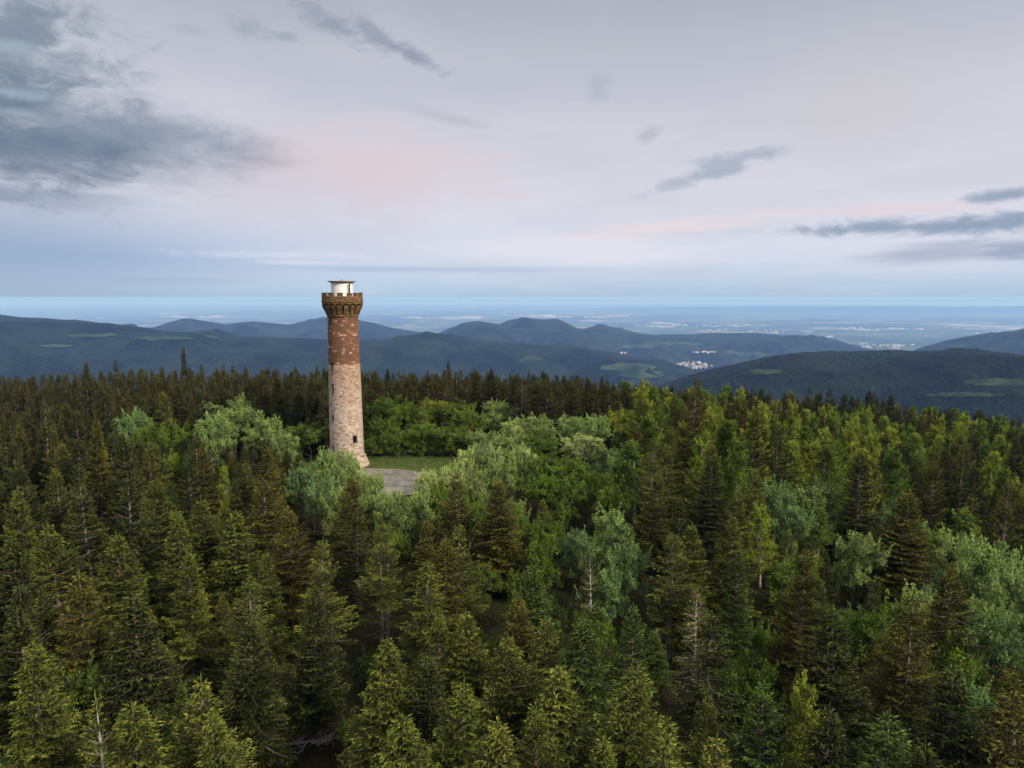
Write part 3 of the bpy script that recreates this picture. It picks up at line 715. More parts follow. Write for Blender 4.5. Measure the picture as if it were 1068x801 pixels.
def broad_model(seed, H=8.0, R=3.2, base=.18, nlobe=9, ncl=75, leaves=130, lsz=.16, shape='round', shoots=0.0, clsz=.62, wood_open=False):
    rd = random.Random(seed); rg = np.random.default_rng(seed); W = Wood()
    # lobes of the crown
    lob = []
    for i in range(nlobe):
        a = 6.283*i/nlobe*1.62+rd.uniform(-.4, .4)
        if shape == 'round':
            rr = R*rd.uniform(.30, .66) if i else 0; hz = H*(.30+.48*rd.random()**.8) if i else H*.80
            lr = R*rd.uniform(.30, .46)
        elif shape == 'birch':
            tt = (i+.5)/nlobe; hz = H*(base+.08+(.92-base)*tt); rr = R*.45*(1-tt)*rd.uniform(.4, 1.3); lr = R*(.62*(1-tt)**.6+.14)
        else:
            rr = R*rd.uniform(.25, .75); hz = H*rd.uniform(.35, .72); lr = R*rd.uniform(.25, .42)
        lob.append((rr*math.cos(a), rr*math.sin(a), hz, lr))
    zt = H*.55 if shape != 'birch' else H*.97
    nst = 1 if shape != 'bush' else 3
    forks = []
    for s_ in range(nst):
        ox, oy = (0, 0) if nst == 1 else (rd.uniform(-.3, .3), rd.uniform(-.3, .3))
        pts = [(ox, oy, 0)]; 
        for i in range(1, 5): pts.append((ox+rd.uniform(-.12, .12)*i, oy+rd.uniform(-.12, .12)*i, zt*i/4))
        W.tube(pts, [(.16*(H/8) if shape != 'birch' else .13)*(1-.85*i/4)+.015 for i in range(5)], 7); forks += pts[1:]
    P0, P1, WD, TP, TN = [], [], [], [], []
    per = max(1, ncl//nlobe)
    for (lx, ly, lz, lr) in lob:
        f = min(forks, key=lambda q: abs(q[2]-(lz-lr*1.2))+.3*math.hypot(q[0]-lx, q[1]-ly))
        W.tube([f, ((f[0]+lx)/2+rd.uniform(-.2, .2), (f[1]+ly)/2+rd.uniform(-.2, .2), (f[2]+lz)/2+.1), (lx, ly, lz)], [.06, .04, .02], 5)
        for c in range(per):
            d = Vector((rd.gauss(0, 1), rd.gauss(0, 1), rd.gauss(.35, .9))).normalized()
            rr = lr*rd.uniform(.55, 1.12)
            vz = 1.25 if shape == 'birch' else .85
            cx, cy_, cz = lx+d.x*rr, ly+d.y*rr, lz+d.z*rr*vz
            W.tube([(lx, ly, lz), ((lx+cx)/2, (ly+cy_)/2, (lz+cz)/2+.05), (cx, cy_, cz)], [.018, .012, .005], 3)
            cs = clsz*rd.uniform(.5, 1.15)*(lr/(R*.4))**.5
            n = int(leaves*rd.uniform(.7, 1.2))
            o = rg.normal(size=(n, 3)); o /= np.linalg.norm(o, axis=1, keepdims=True); rad_ = rg.uniform(0.15, 1, (n, 1))**.6
            o = o*rad_*cs*np.array([1, 1, .75]); q = np.array([cx, cy_, cz])+o
            dirn = rg.normal(size=(n, 3))*.8+o/cs*.8+np.array([0, 0, .1])
            if shape == 'birch': dirn[:, 2] -= .7
            dirn /= np.linalg.norm(dirn, axis=1, keepdims=True)
            ls = lsz*rg.uniform(.6, 1.3, (n, 1))
            P0.append(q); P1.append(q+dirn*ls); WD.append(ls[:, 0]*.36); TP.append((rg.random(n) < .30)*rg.uniform(.5, 1, n)); ct = rd.random(); TN.append(np.clip(ct*.7+.15+rg.uniform(-.3, .3, n), 0, 1))
            if rd.random() < shoots:            # feathery upright shoots
                m_ = 26; t = rg.uniform(0, 1, (m_, 1)); hh = rd.uniform(.6, 1.3)
                lean = np.array([d.x*.5, d.y*.5, 1.0]); lean /= np.linalg.norm(lean)
                q = np.array([cx, cy_, cz])+lean*t*hh+rg.normal(size=(m_, 3))*.07
                dirn = lean+rg.normal(size=(m_, 3))*.45; dirn /= np.linalg.norm(dirn, axis=1, keepdims=True)
                P0.append(q); P1.append(q+dirn*lsz*1.1); WD.append(np.full(m_, lsz*.28)); TP.append(rg.uniform(.3, 1, m_)); TN.append(np.full(m_, .75))
    P0, P1, WD, TP, TN = map(np.concatenate, (P0, P1, WD, TP, TN))
    V, Q = kites(P0, P1, WD, rg)
    return (np.array(W.V), np.array(W.Q)), (V, Q, np.repeat(TP, 4), np.repeat(TN, 4))

def me_only(name, V, Q, mats, tip=None, mi=None, tone=None):
    o = mesh_np(name, V, Q, mats, False, mi, link=False, tip=tip, tone=tone); me = o.data; bpy.data.objects.remove(o); return me
MODELS = {}
def add_model(kind, data, H, R, leafmat, barkmat, cname):
    (wv, wq), (cv, cq, tp, tn) = data
    MODELS.setdefault(kind, []).append(dict(trunk=me_only('trunk', wv, wq, MAT[barkmat]), crown=me_only('crown', cv, cq, MAT[leafmat], tp, tone=tn), H=H, R=R, data=data, cname=cname))
for i in range(11):
    R_ = (2.1, 2.5, 2.8, 2.3, 2.6, 3.0, 2.2, 2.7, 2.0, 3.0, 2.5)[i]
    add_model('spruce', spruce_model(100+i, 13, R_, base=(.12, .16, .10, .2, .12, .14, .18, .1, .2, .12, .25)[i], dens=(1, 1.05, .9, 1, 1.1, .95, .8, 1.05, .8, .9, .75)[i], irregular=(.12, .25, .4, .15, .25, .45, .35, .16, .3, .5, .45)[i], up=(0, .08, -.1, .15, 0, .05, .2, -.1, .1, 0, .15)[i], dead_low=(0, 0, 12, 0, 10, 0, 8, 0, 14, 0, 20)[i], sparse=(0, 0, .05, 0, .05, .1, .12, 0, .1, .15, .2)[i]), 13, R_, 'needles', 'bark', 'crown')
for i in range(3):
    add_model('thin_spruce', spruce_model(200+i, 13, 2.0, base=.35, dens=.7, vig=1.0, dead_low=26, sparse=.42, irregular=.4, up=.1), 13, 2.0, 'needles', 'dead_wood', 'crown')
for i in range(4):
    add_model('whitebeam', broad_model(300+i, 8, 3.6, nlobe=16, ncl=176, leaves=75, lsz=.20, clsz=.55, shoots=.3), 8, 3.6, 'leaf', 'bark', 'crown')
for i in range(3):
    add_model('beech', broad_model(400+i, 8.5, 3.6, nlobe=16, ncl=170, leaves=80, lsz=.21, clsz=.58, shoots=.15), 8.5, 3.6, 'leaf', 'bark', 'crown')
for i in range(4):
    add_model('birch', broad_model(500+i, 12, 2.3, base=.2, nlobe=11, ncl=165, leaves=75, lsz=.17, clsz=.55, shape='birch', shoots=.25), 12, 2.3, 'leaf', 'birch_bark', 'crown')
for i in range(2):
    add_model('willow_shrub', broad_model(600+i, 4.5, 2.4, base=.05, nlobe=9, ncl=80, leaves=60, lsz=.17, clsz=.45, shape='bush', shoots=.9), 4.5, 2.4, 'leaf', 'bark', 'crown')

PLACED = []      # dict per tree
CNT = {}
def plant(kind, x, y, h, w, color, adj, key=False, dz=0.0, tilt=None):
    z = float(ground_z(x, y))
    PLACED.append(dict(kind=kind, x=x, y=y, z=z-.1+dz, h=h, w=w, color=color, adj=adj, key=key, tilt=tilt))

# ------------------------------------------------------------------ where the trees stand
rnd = random.Random(77)
def jit(c, a=.15):
    k = 1+rnd.uniform(-a, a); return (c[0]*k*(1+rnd.uniform(-a/2, a/2)), c[1]*k, c[2]*k*(1+rnd.uniform(-a/2, a/2)), 1)
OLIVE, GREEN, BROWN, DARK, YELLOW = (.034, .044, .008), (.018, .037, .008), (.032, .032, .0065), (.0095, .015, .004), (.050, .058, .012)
SAGE, PALE, FRESH, LIME, COLD = (.135, .195, .070), (.215, .275, .115), (.068, .112, .015), (.14, .178, .022), (.095, .165, .070)
NAMES = {OLIVE: 'olive green', GREEN: 'deep green', BROWN: 'brownish', DARK: 'very dark', YELLOW: 'yellow green', SAGE: 'sage green', PALE: 'pale silvery', FRESH: 'fresh green', LIME: 'light lime green', COLD: 'cool mint green'}

def clear_zone(x, y, m=0):
    if ((x+16.5)/(15.5+m))**2+((y-98)/(12.5+m))**2 < 1: return True
    return math.hypot(x-TX, y-TY) < 5.5+m
def at_px(u, v, r):
    a, s = px_dir(u, v); return r*math.sin(a), r*math.cos(a), CAMZ+s*r
def key_tree(kind, u, v, r, w, c, adj=''):
    want = {'spruce': 12.5, 'thin_spruce': 12.5, 'whitebeam': 8.2, 'beech': 8.2, 'birch': 11, 'willow_shrub': 4.5}[kind]
    best = None; r1 = r
    for i in range(61):
        rr = r*(.78+.0085*i)
        x, y, zt = at_px(u, v, rr)
        if r > 80 and (clear_zone(x, y, 1) or (y > 104) != (at_px(u, v, r)[1] > 104)): continue
        h = zt-float(ground_z(x, y)); cost = max(0, abs(h-want)/want-.12)+.9*abs(rr/r-1)
        if best is None or cost < best[0]: best = (cost, rr)
    if best: r = best[1]; w *= r/r1
    x, y, zt = at_px(u, v, r); g = float(ground_z(x, y)); h = max(2.0, zt-g)
    if kind in ('whitebeam', 'beech'): w = max(w, h*.62)
    plant(kind, x, y, h, w, jit(c, .10), (NAMES[c], adj), True)

KB = [  # (kind, u, v of the top, distance, crown width, colour)
 ('whitebeam', 243, 414, 118, 9.5, SAGE), ('whitebeam', 218, 428, 113, 6.5, SAGE), ('whitebeam', 276, 432, 114, 6.5, SAGE), ('whitebeam', 138, 424, 128, 6, COLD), ('beech', 158, 438, 120, 5, FRESH),
 ('beech', 180, 436, 124, 4, FRESH), ('beech', 323, 437, 112, 8, FRESH), ('whitebeam', 300, 448, 108, 5, SAGE), ('beech', 398, 408, 119, 7, FRESH), ('beech', 426, 416, 121, 8, FRESH), ('beech', 450, 411, 123, 8, LIME), ('beech', 478, 414, 121, 8, FRESH),
 ('whitebeam', 402, 434, 113.5, 6, FRESH), ('beech', 440, 438, 114, 7.5, FRESH), ('beech', 470, 440, 114, 7.5, FRESH), ('beech', 492, 426, 116, 6, FRESH), ('whitebeam', 514, 416, 130, 8, SAGE), ('whitebeam', 536, 434, 118, 6, PALE), ('whitebeam', 500, 448, 112, 7, SAGE),
 ('whitebeam', 560, 434, 116, 7, SAGE), ('whitebeam', 596, 432, 120, 9, SAGE), ('whitebeam', 622, 430, 121, 7, SAGE), ('beech', 648, 424, 128, 6, LIME), ('whitebeam', 530, 452, 108, 8, SAGE), ('beech', 565, 450, 108, 7, FRESH), ('whitebeam', 610, 452, 106, 8, PALE), ('whitebeam', 633, 462, 102, 6, SAGE),
 ('whitebeam', 484, 464, 102, 6.5, PALE), ('whitebeam', 505, 462, 101, 7, PALE), ('whitebeam', 524, 476, 96, 6, SAGE), ('whitebeam', 545, 462, 104, 5, PALE), ('whitebeam', 470, 480, 95, 5.5, PALE), ('whitebeam', 455, 490, 91, 4.5, PALE),
 ('beech', 575, 468, 97, 7.5, FRESH), ('beech', 600, 474, 93, 8, FRESH), ('beech', 625, 486, 92, 6, FRESH), ('beech', 562, 486, 91, 6, FRESH), ('beech', 588, 492, 87, 6, FRESH),
 ('whitebeam', 440, 506, 85, 6, PALE), ('whitebeam', 462, 502, 86, 5, FRESH), ('whitebeam', 492, 492, 88, 5, SAGE),
 ('whitebeam', 352, 471, 99, 4.5, SAGE), ('whitebeam', 336, 468, 101, 5, SAGE), ('whitebeam', 345, 480, 97, 5.5, SAGE), ('whitebeam', 318, 482, 96, 6, COLD), ('willow_shrub', 366, 484, 97, 4.5, PALE), ('willow_shrub', 380, 491, 94.5, 3.5, SAGE), ('whitebeam', 335, 495, 90, 5, COLD), ('whitebeam', 384, 503, 88, 4, SAGE), ('whitebeam', 352, 505, 86, 4.5, SAGE), ('willow_shrub', 398, 516, 86, 4, COLD), ('willow_shrub', 420, 521, 84, 4, FRESH),
 ('beech', 572, 534, 76, 5.5, FRESH), ('beech', 598, 545, 73, 4.5, COLD), ('beech', 640, 500, 84, 5, FRESH), ('whitebeam', 560, 555, 70, 4, FRESH),
 ('whitebeam', 634, 588, 61, 3.8, COLD), ('whitebeam', 655, 562, 65, 3, COLD), ('beech', 620, 630, 55, 3, FRESH),
 ('whitebeam', 818, 500, 84, 6, COLD), ('whitebeam', 852, 497, 83, 6.5, SAGE), ('beech', 830, 520, 78, 5, COLD), ('whitebeam', 893, 548, 70, 4.5, SAGE), ('whitebeam', 932, 520, 78, 5, COLD), ('whitebeam', 958, 538, 73, 5, COLD), ('beech', 975, 548, 70, 4, FRESH), ('whitebeam', 1000, 553, 68, 5, SAGE), ('whitebeam', 1040, 562, 65, 6, SAGE), ('whitebeam', 1062, 585, 60, 5.5, SAGE),
 ('willow_shrub', 912, 592, 62, 3.5, COLD), ('beech', 925, 622, 57, 6.5, FRESH), ('whitebeam', 992, 628, 56, 4.5, COLD), ('whitebeam', 1030, 625, 57, 5.5, SAGE), ('beech', 833, 575, 62, 4.5, FRESH), ('whitebeam', 1060, 640, 53, 4.5, COLD), ('beech', 985, 655, 52, 4, FRESH),
 ('beech', 82, 690, 41, 3.0, FRESH), ('willow_shrub', 46, 765, 36, 2.6, COLD), ('willow_shrub', 118, 777, 35.5, 2.6, FRESH), ('willow_shrub', 6, 778, 36, 2.2, COLD), ('birch', 823, 712, 40, 3.3, LIME), ('beech', 778, 672, 47, 2.2, FRESH),
 ('birch', 240, 488, 98, 3, LIME)]
KB += [('willow_shrub', u_, 452+(u_*7) % 9, 112.2+(u_*3) % 2, 5.5, FRESH) for u_ in (386, 398, 410, 423, 436, 449, 462, 476)]
KB += [('willow_shrub', 356, 467, 99, 4.6, SAGE), ('willow_shrub', 342, 466, 100, 4.6, COLD), ('willow_shrub', 388, 492, 93, 4, SAGE), ('whitebeam', 404, 510, 86.5, 3.6, PALE), ('whitebeam', 416, 513, 85.5, 3.4, SAGE), ('willow_shrub', 446, 489, 93, 4.5, PALE), ('whitebeam', 428, 514, 84.5, 4, SAGE), ('whitebeam', 455, 494, 89, 5, PALE)]
KS = [(75, 598, .0, BROWN), (30, 675, 0, OLIVE), (115, 560, 0, OLIVE), (190, 578, 0, OLIVE), (245, 535, 0, OLIVE), (256, 604, 0, OLIVE), (256, 668, 0, YELLOW), (337, 565, 0, YELLOW), (312, 660, 0, GREEN), (207, 710, 0, YELLOW), (150, 738, 0, OLIVE), (352, 757, 0, YELLOW), (398, 664, 0, OLIVE),
 (440, 585, 0, OLIVE), (470, 560, 0, BROWN), (455, 640, 0, OLIVE), (487, 636, 0, YELLOW), (480, 545, 0, OLIVE), (533, 662, 0, OLIVE), (480, 714, 0, OLIVE), (516, 757, 0, YELLOW), (590, 697, 0, YELLOW), (666, 690, 0, OLIVE), (630, 762, 0, OLIVE), (548, 622, 0, BROWN), (572, 640, 0, OLIVE), (664, 634, 0, GREEN),
 (700, 752, 0, OLIVE), (740, 768, 0, YELLOW), (722, 545, 0, OLIVE), (770, 512, 0, OLIVE), (842, 573, 0, BROWN), (945, 512, 0, BROWN), (790, 714, 0, GREEN), (700, 556, 0, OLIVE), (925, 736, 0, GREEN), (1053, 716, 0, BROWN), (955, 620, 0, BROWN), (612, 645, 0, GREEN), (684, 492, 0, OLIVE), (478, 492, 0, BROWN),
 (522, 502, 0, BROWN), (362, 495, 0, BROWN), (395, 545, 0, OLIVE), (165, 500, 0, OLIVE), (760, 540, 0, OLIVE), (1010, 700, 0, DARK), (896, 470, 0, DARK), (60, 545, 0, OLIVE), (210, 520, 0, OLIVE), (300, 530, 0, BROWN), (270, 500, 0, BROWN), (10, 560, 0, DARK), (130, 620, 0, DARK), (655, 700, 0, OLIVE),
 (712, 770, 0, YELLOW), (20, 640, 0, DARK), (1000, 590, 0, BROWN), (870, 640, 0, DARK), (560, 590, 0, GREEN), (440, 690, 0, DARK), (740, 640, 0, DARK), (230, 750, 0, OLIVE), (280, 700, 0, OLIVE), (420, 745, 0, OLIVE), (560, 735, 0, OLIVE), (970, 770, 0, DARK), (860, 740, 0, DARK)]
for (k, u, v, r, w, c) in KB: key_tree(k, u, v, r, w, c)
def r_for(v, ztop=4.6):
    a, s = px_dir(534, v); return (ztop-CAMZ)/s
for (u, v, _, c) in KS:
    r = r_for(v, 4.6+rnd.uniform(-.6, .6)+max(0, (560-v))*.035)
    key_tree('spruce', u, v, r, rnd.uniform(5.6, 7.6), c)
for (u, v, r, w, c, nm) in ((97, 722, 38, 3.6, YELLOW, 'half bare'), (733, 616, 53, 4.6, (.055, .055, .026), 'half bare'), (866, 668, 46, 4.2, OLIVE, 'half bare'), (157, 636, 51, 3.6, BROWN, 'half bare'), (402, 560, 72, 3.4, GREEN, 'half bare'), (620, 570, 66, 3.4, OLIVE, 'half bare')):
    NAMES.setdefault(c, 'faded grey green'); key_tree('thin_spruce', u, v, r, w, c, nm)
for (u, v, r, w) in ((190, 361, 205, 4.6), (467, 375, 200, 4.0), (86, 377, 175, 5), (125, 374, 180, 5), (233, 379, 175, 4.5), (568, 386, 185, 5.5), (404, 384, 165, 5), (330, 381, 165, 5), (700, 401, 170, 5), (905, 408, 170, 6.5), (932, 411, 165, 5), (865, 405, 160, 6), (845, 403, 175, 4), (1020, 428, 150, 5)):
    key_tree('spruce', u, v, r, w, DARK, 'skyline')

def meet_ground(u, v, dz):
    for i in range(400):
        x, y, z = at_px(u, v, 30+i*.1)
        if z <= float(ground_z(x, y))+dz: break
    return x, y
FALL = meet_ground(308, 776, .5)
KEEP = [  # things in view that no nearer tree may cover: (u0, u1, v_bottom, depth)
 (343, 386, 482, 104), (394, 440, 503, 90), (296, 322, 779, FALL[1]+.5)]
def blocks(x, y, zt, w):
    u, v, dep = project(x, y, zt); hw = w*.5*F/dep
    for (u0, u1, vb, D) in KEEP:
        if dep < D and v < vb:
            grow = hw*min(1, (vb-v)/(F*8/dep))
            if u+grow*.8 > u0 and u-grow*.8 < u1: return True
    return False
def zone(u, v):
    """kinds by where the tree's top comes in the view of the woods"""
    q = rnd.random()
    if u > 640 and v < 475+max(0, (u-800))*.10:
        p = .56 if 408 < v < 470 else .34
        if v < 412+max(0, u-760)*.06: p = .12
        if q < p: return 'birch', (LIME if rnd.random() < .55 else FRESH)
    if 390 < u < 660 and 404 < v < 490 and q < .88: return 'beech', (SAGE if rnd.random() < .5 else FRESH)
    if 880 < u and 540 < v < 660 and q < .3: return 'whitebeam', (COLD if rnd.random() < .5 else SAGE)
    if 540 < u < 660 and 480 < v < 600 and q < .3: return 'beech', FRESH
    if v > 500 and q < .03: return 'beech', FRESH
    if u < 640 and v > 480 and q < .05: return 'thin_spruce', OLIVE
    q = rnd.random()
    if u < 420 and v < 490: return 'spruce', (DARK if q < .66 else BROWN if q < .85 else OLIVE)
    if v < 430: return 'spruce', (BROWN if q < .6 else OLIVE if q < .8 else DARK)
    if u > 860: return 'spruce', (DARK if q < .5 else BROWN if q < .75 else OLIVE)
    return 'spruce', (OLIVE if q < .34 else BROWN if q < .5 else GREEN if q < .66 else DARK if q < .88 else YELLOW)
KEYXY = [(p['x'], p['y'], p['kind']) for p in PLACED]
KPX = []
for p in PLACED:
    q = project(p['x'], p['y'], p['z']+p['h']); KPX.append((q[0], q[1], q[2], p['w']/2*F/q[2], p['kind']))
pts = {}
def near_pt(x, y, d):
    i, j = int(x//6), int(y//6)
    for a in (-1, 0, 1):
        for b in (-1, 0, 1):
            for (px_, py_) in pts.get((i+a, j+b), ()):
                if (px_-x)**2+(py_-y)**2 < d*d: return True
    return False
for (x, y, k) in KEYXY: pts.setdefault((int(x//6), int(y//6)), []).append((x, y))
for _ in range(29000):
    r = math.sqrt(rnd.uniform(33**2, 236**2)); a = math.radians(rnd.uniform(-49, 49)); x, y = r*math.sin(a), r*math.cos(a)
    dmin = 5.1 if r < 75 else 4.6 if r < 110 else 3.6
    if clear_zone(x, y, .5) or near_pt(x, y, dmin*(.85 if r < 100 else 1)): continue
    g = float(ground_z(x, y)); h = rnd.gauss(13.0, 2.3) if r < 120 else rnd.gauss(13.5, 1.6)
    u, v, dep = project(x, y, g+h)
    if u < -170 or u > 1240: continue
    kind, c = zone(u, v)
    if kind in ('beech', 'whitebeam'): h = rnd.uniform(7, 9.5); w = rnd.uniform(5, 7.5)
    elif kind == 'birch': h = rnd.gauss(12.5, 1.3); w = rnd.uniform(4.6, 6.4)
    elif kind == 'thin_spruce': h *= .95; w = rnd.uniform(3.2, 4.2)
    else: w = rnd.uniform(4.3, 6.4)
    if rnd.random() < .14 and kind == 'spruce': h *= .7; w *= .8
    if math.hypot(x-TX, y-TY) < 22 and y < 118 and kind == 'spruce': h *= .72
    # woods behind keep to the skyline of the hilltop
    sky_v = float(np.interp(u, [s[0] for s in SKY], [s[1] for s in SKY]))
    u, v, dep = project(x, y, g+h)
    lim = sky_v+rnd.uniform(-5, 11)
    if r > 95 and v < lim:
        h2 = (CAMZ+px_dir(u, lim)[1]*r)-g
        if h2 < 6.5:
            if r < 140: h2 = max(h2, 5)
            else: h2 = max(h2, 5.5)
        h = h2
    elif r > 185 and v > lim+6 and kind == 'spruce':
        h = min(17, (CAMZ+px_dir(u, lim)[1]*r)-g)
    # trees in front leave the tops of the marked ones in view
    u, v, dep = project(x, y, g+h); hw = w*.5*F/dep; vmin = v
    if dep < 108 and 385 < u < 660: vmin = max(vmin, 500+rnd.uniform(0, 25))
    if dep < 112 and 205 < u < 345: vmin = max(vmin, 463+rnd.uniform(0, 12))
    for (ku, kv, kd, kw, kk) in KPX:
        if kd > dep+1:
            sp_ = 'spruce' in kk
            if abs(ku-u) < kw*(.35 if sp_ else .8)+hw*.4: vmin = max(vmin, kv+kw*(.9 if sp_ else 1.15))
    if vmin > v+.5:
        h = (CAMZ+px_dir(u, vmin)[1]*math.hypot(x, y))-g; w *= max(.7, min(1, h/11))
        if h < 4.5:
            if h < 2.2 or r > 100: continue
            kind = 'willow_shrub'; c = FRESH if rnd.random() < .5 else OLIVE; w = rnd.uniform(3, 4.6)
    if blocks(x, y, g+h, w): continue
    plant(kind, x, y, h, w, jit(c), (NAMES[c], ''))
    pts.setdefault((int(x//6), int(y//6)), []).append((x, y))

for _ in range(5200):
    r = math.sqrt(rnd.uniform(35**2, 112**2)); a = math.radians(rnd.uniform(-42, 42)); x, y = r*math.sin(a), r*math.cos(a)
    if clear_zone(x, y, .3) or near_pt(x, y, 3.5) or (r < 62 and rnd.random() < .45): continue
    g = float(ground_z(x, y)); q = rnd.random()
    kind, c, h, w = ('spruce', rnd.choice((OLIVE, GREEN, DARK, DARK, BROWN)), rnd.uniform(4, 8.5), rnd.uniform(2.6, 4.0)) if q < .6 else ('willow_shrub', rnd.choice((FRESH, GREEN, GREEN, COLD)), rnd.uniform(3, 5), rnd.uniform(3, 4.5)) if q < .8 else ('beech', FRESH, rnd.uniform(5, 7.5), rnd.uniform(3.4, 5))
    u, v, dep = project(x, y, g+h); hw = w*.5*F/dep; vmin = v
    if u < -60 or u > 1130: continue
    for (ku, kv, kd, kw, kk) in KPX:
        if kd > dep+1 and abs(ku-u) < kw*.7+hw*.4: vmin = max(vmin, kv+kw*1.1)
    if vmin > v+.5:
        h2 = (CAMZ+px_dir(u, vmin)[1]*r)-g
        if h2 < 2.5: continue
        w *= max(.6, h2/h); h = h2
    if blocks(x, y, g+h, w): continue
    plant(kind, x, y, h, w, jit(c), (NAMES[c], '')); pts.setdefault((int(x//6), int(y//6)), []).append((x, y))

# ------------------------------------------------------------------ words for the labels
ONES = 'zero one two three four five six seven eight nine ten eleven twelve thirteen fourteen fifteen sixteen seventeen eighteen nineteen'.split()
TENS = '_ _ twenty thirty forty fifty sixty seventy eighty ninety'.split()
def word(n):
    n = int(max(0, min(99, n)))
    return ONES[n] if n < 20 else TENS[n//10]+('-'+ONES[n % 10] if n % 10 else '')
KINDNAME = {'spruce': ('spruce_tree', 'spruce', 'spruces of the hilltop forest'), 'thin_spruce': ('sparse_spruce_tree', 'spruce', 'half bare spruces in the forest'),
            'whitebeam': ('whitebeam_tree', 'broadleaf tree', 'pale broadleaf trees of the hilltop'), 'beech': ('beech_tree', 'broadleaf tree', 'green broadleaf trees of the hilltop'),
            'birch': ('birch_tree', 'birch', 'birches among the spruces'), 'willow_shrub': ('willow_shrub', 'shrub', 'feathery shrubs between the trees')}
NOUN = {'spruce': 'spruce', 'thin_spruce': 'half bare spruce', 'whitebeam': 'broadleaf tree', 'beech': 'leafy tree', 'birch': 'birch', 'willow_shrub': 'shrub'}
used = set()
def size(p):
    u, v, dep = project(p['x'], p['y'], p['z']+p['h']); return u, v, dep
for p in PLACED: p['u'], p['v'], p['dep'] = size(p)
PLACED = [p for p in PLACED if not (p['dep'] < FALL[1] and abs(p['u']-308) < 14+p['w']*.36*F/p['dep'] and p['v'] < 800 and p['v'] > 600)]
def choose(kinds, n):
    c = [p for p in PLACED if p['kind'] in kinds and -30 < p['u'] < 1098 and p['v'] < 815]
    c.sort(key=lambda p: (not p['key'], p['dep'])); return c[:n]
single = choose(('spruce',), 290)+choose(('thin_spruce',), 60)+choose(('whitebeam',), 200)+choose(('beech',), 200)+choose(('birch',), 200)+choose(('willow_shrub',), 280)
sid = {id(p) for p in single}
def build_tree(p):
    models = MODELS[p['kind']]; m_ = models[rnd.randrange(len(models))]; nm, cat, grp = KINDNAME[p['kind']]
    e = empty(nm, (p['x'], p['y'], p['z']), rnd.uniform(0, 6.283))
    lean = .035 if p['kind'] in ('spruce', 'thin_spruce') else .08
    e.rotation_euler[0] = rnd.uniform(-lean, lean); e.rotation_euler[1] = rnd.uniform(-lean, lean)
    s = p['w']/2/m_['R']; e.scale = (s, s*rnd.uniform(.93, 1.07), p['h']/m_['H'])
    t = bpy.data.objects.new('trunk', m_['trunk']); c = bpy.data.objects.new(m_['cname'], m_['crown'])
    for o in (t, c): COL.objects.link(o); o.parent = e
    c.color = p['color']
    # label
    size_w = 'small ' if p['h'] < 7 and 'spruce' in p['kind'] else 'broad ' if p['w'] > 7.5 or ('spruce' in p['kind'] and p['w'] > 5.6) else 'slim ' if 'spruce' in p['kind'] and p['w'] < 4.6 else ''
    U, Vv = p['u']/10.68, p['v']/8.01
    inframe = 0 <= p['u'] <= 1068 and 0 <= p['v'] <= 801
    look = (size_w if p['kind'] != 'thin_spruce' else '')+(p['adj'][0] if not p['adj'][0].startswith('half') else 'grey')+' '+NOUN[p['kind']]
    if not inframe:
        side = 'beyond the edge at the left' if U < 0 else 'beyond the edge at the right' if U > 100 else 'rising from below the bottom edge'
        lab = f"{look} {side}, {word(min(99, abs(Vv) if (U < 0 or U > 100) else U))} percent {'down' if (U < 0 or U > 100) else 'across'}"
        n = 0
        while lab in used: n += 1; lab = lab.split(' percent')[0].rsplit(' ', 1)[0]+' '+word(min(99, (Vv if (U < 0 or U > 100) else U)+n))+' percent '+('down' if (U < 0 or U > 100) else 'across')
    else:
        lab = f"{look} with its tip {word(U+.5)} percent across, {word(Vv+.5)} percent down the photo"
        q = 0
        while lab in used:
            q += 1
            lab = f"{look} before its twin, tip {word(U+.5)} percent across, {word(Vv+.5)} down" if q == 1 else f"{look} behind its twin, tip {word(U+.5)} percent across, {word(Vv+.5+q-2)} down"
    if len(lab.split()) > 15: lab = lab.replace(' percent across', ' across')
    used.add(lab); tag(e, lab, cat, grp)
single.sort(key=lambda p: p['dep'])
for p in single: build_tree(p)

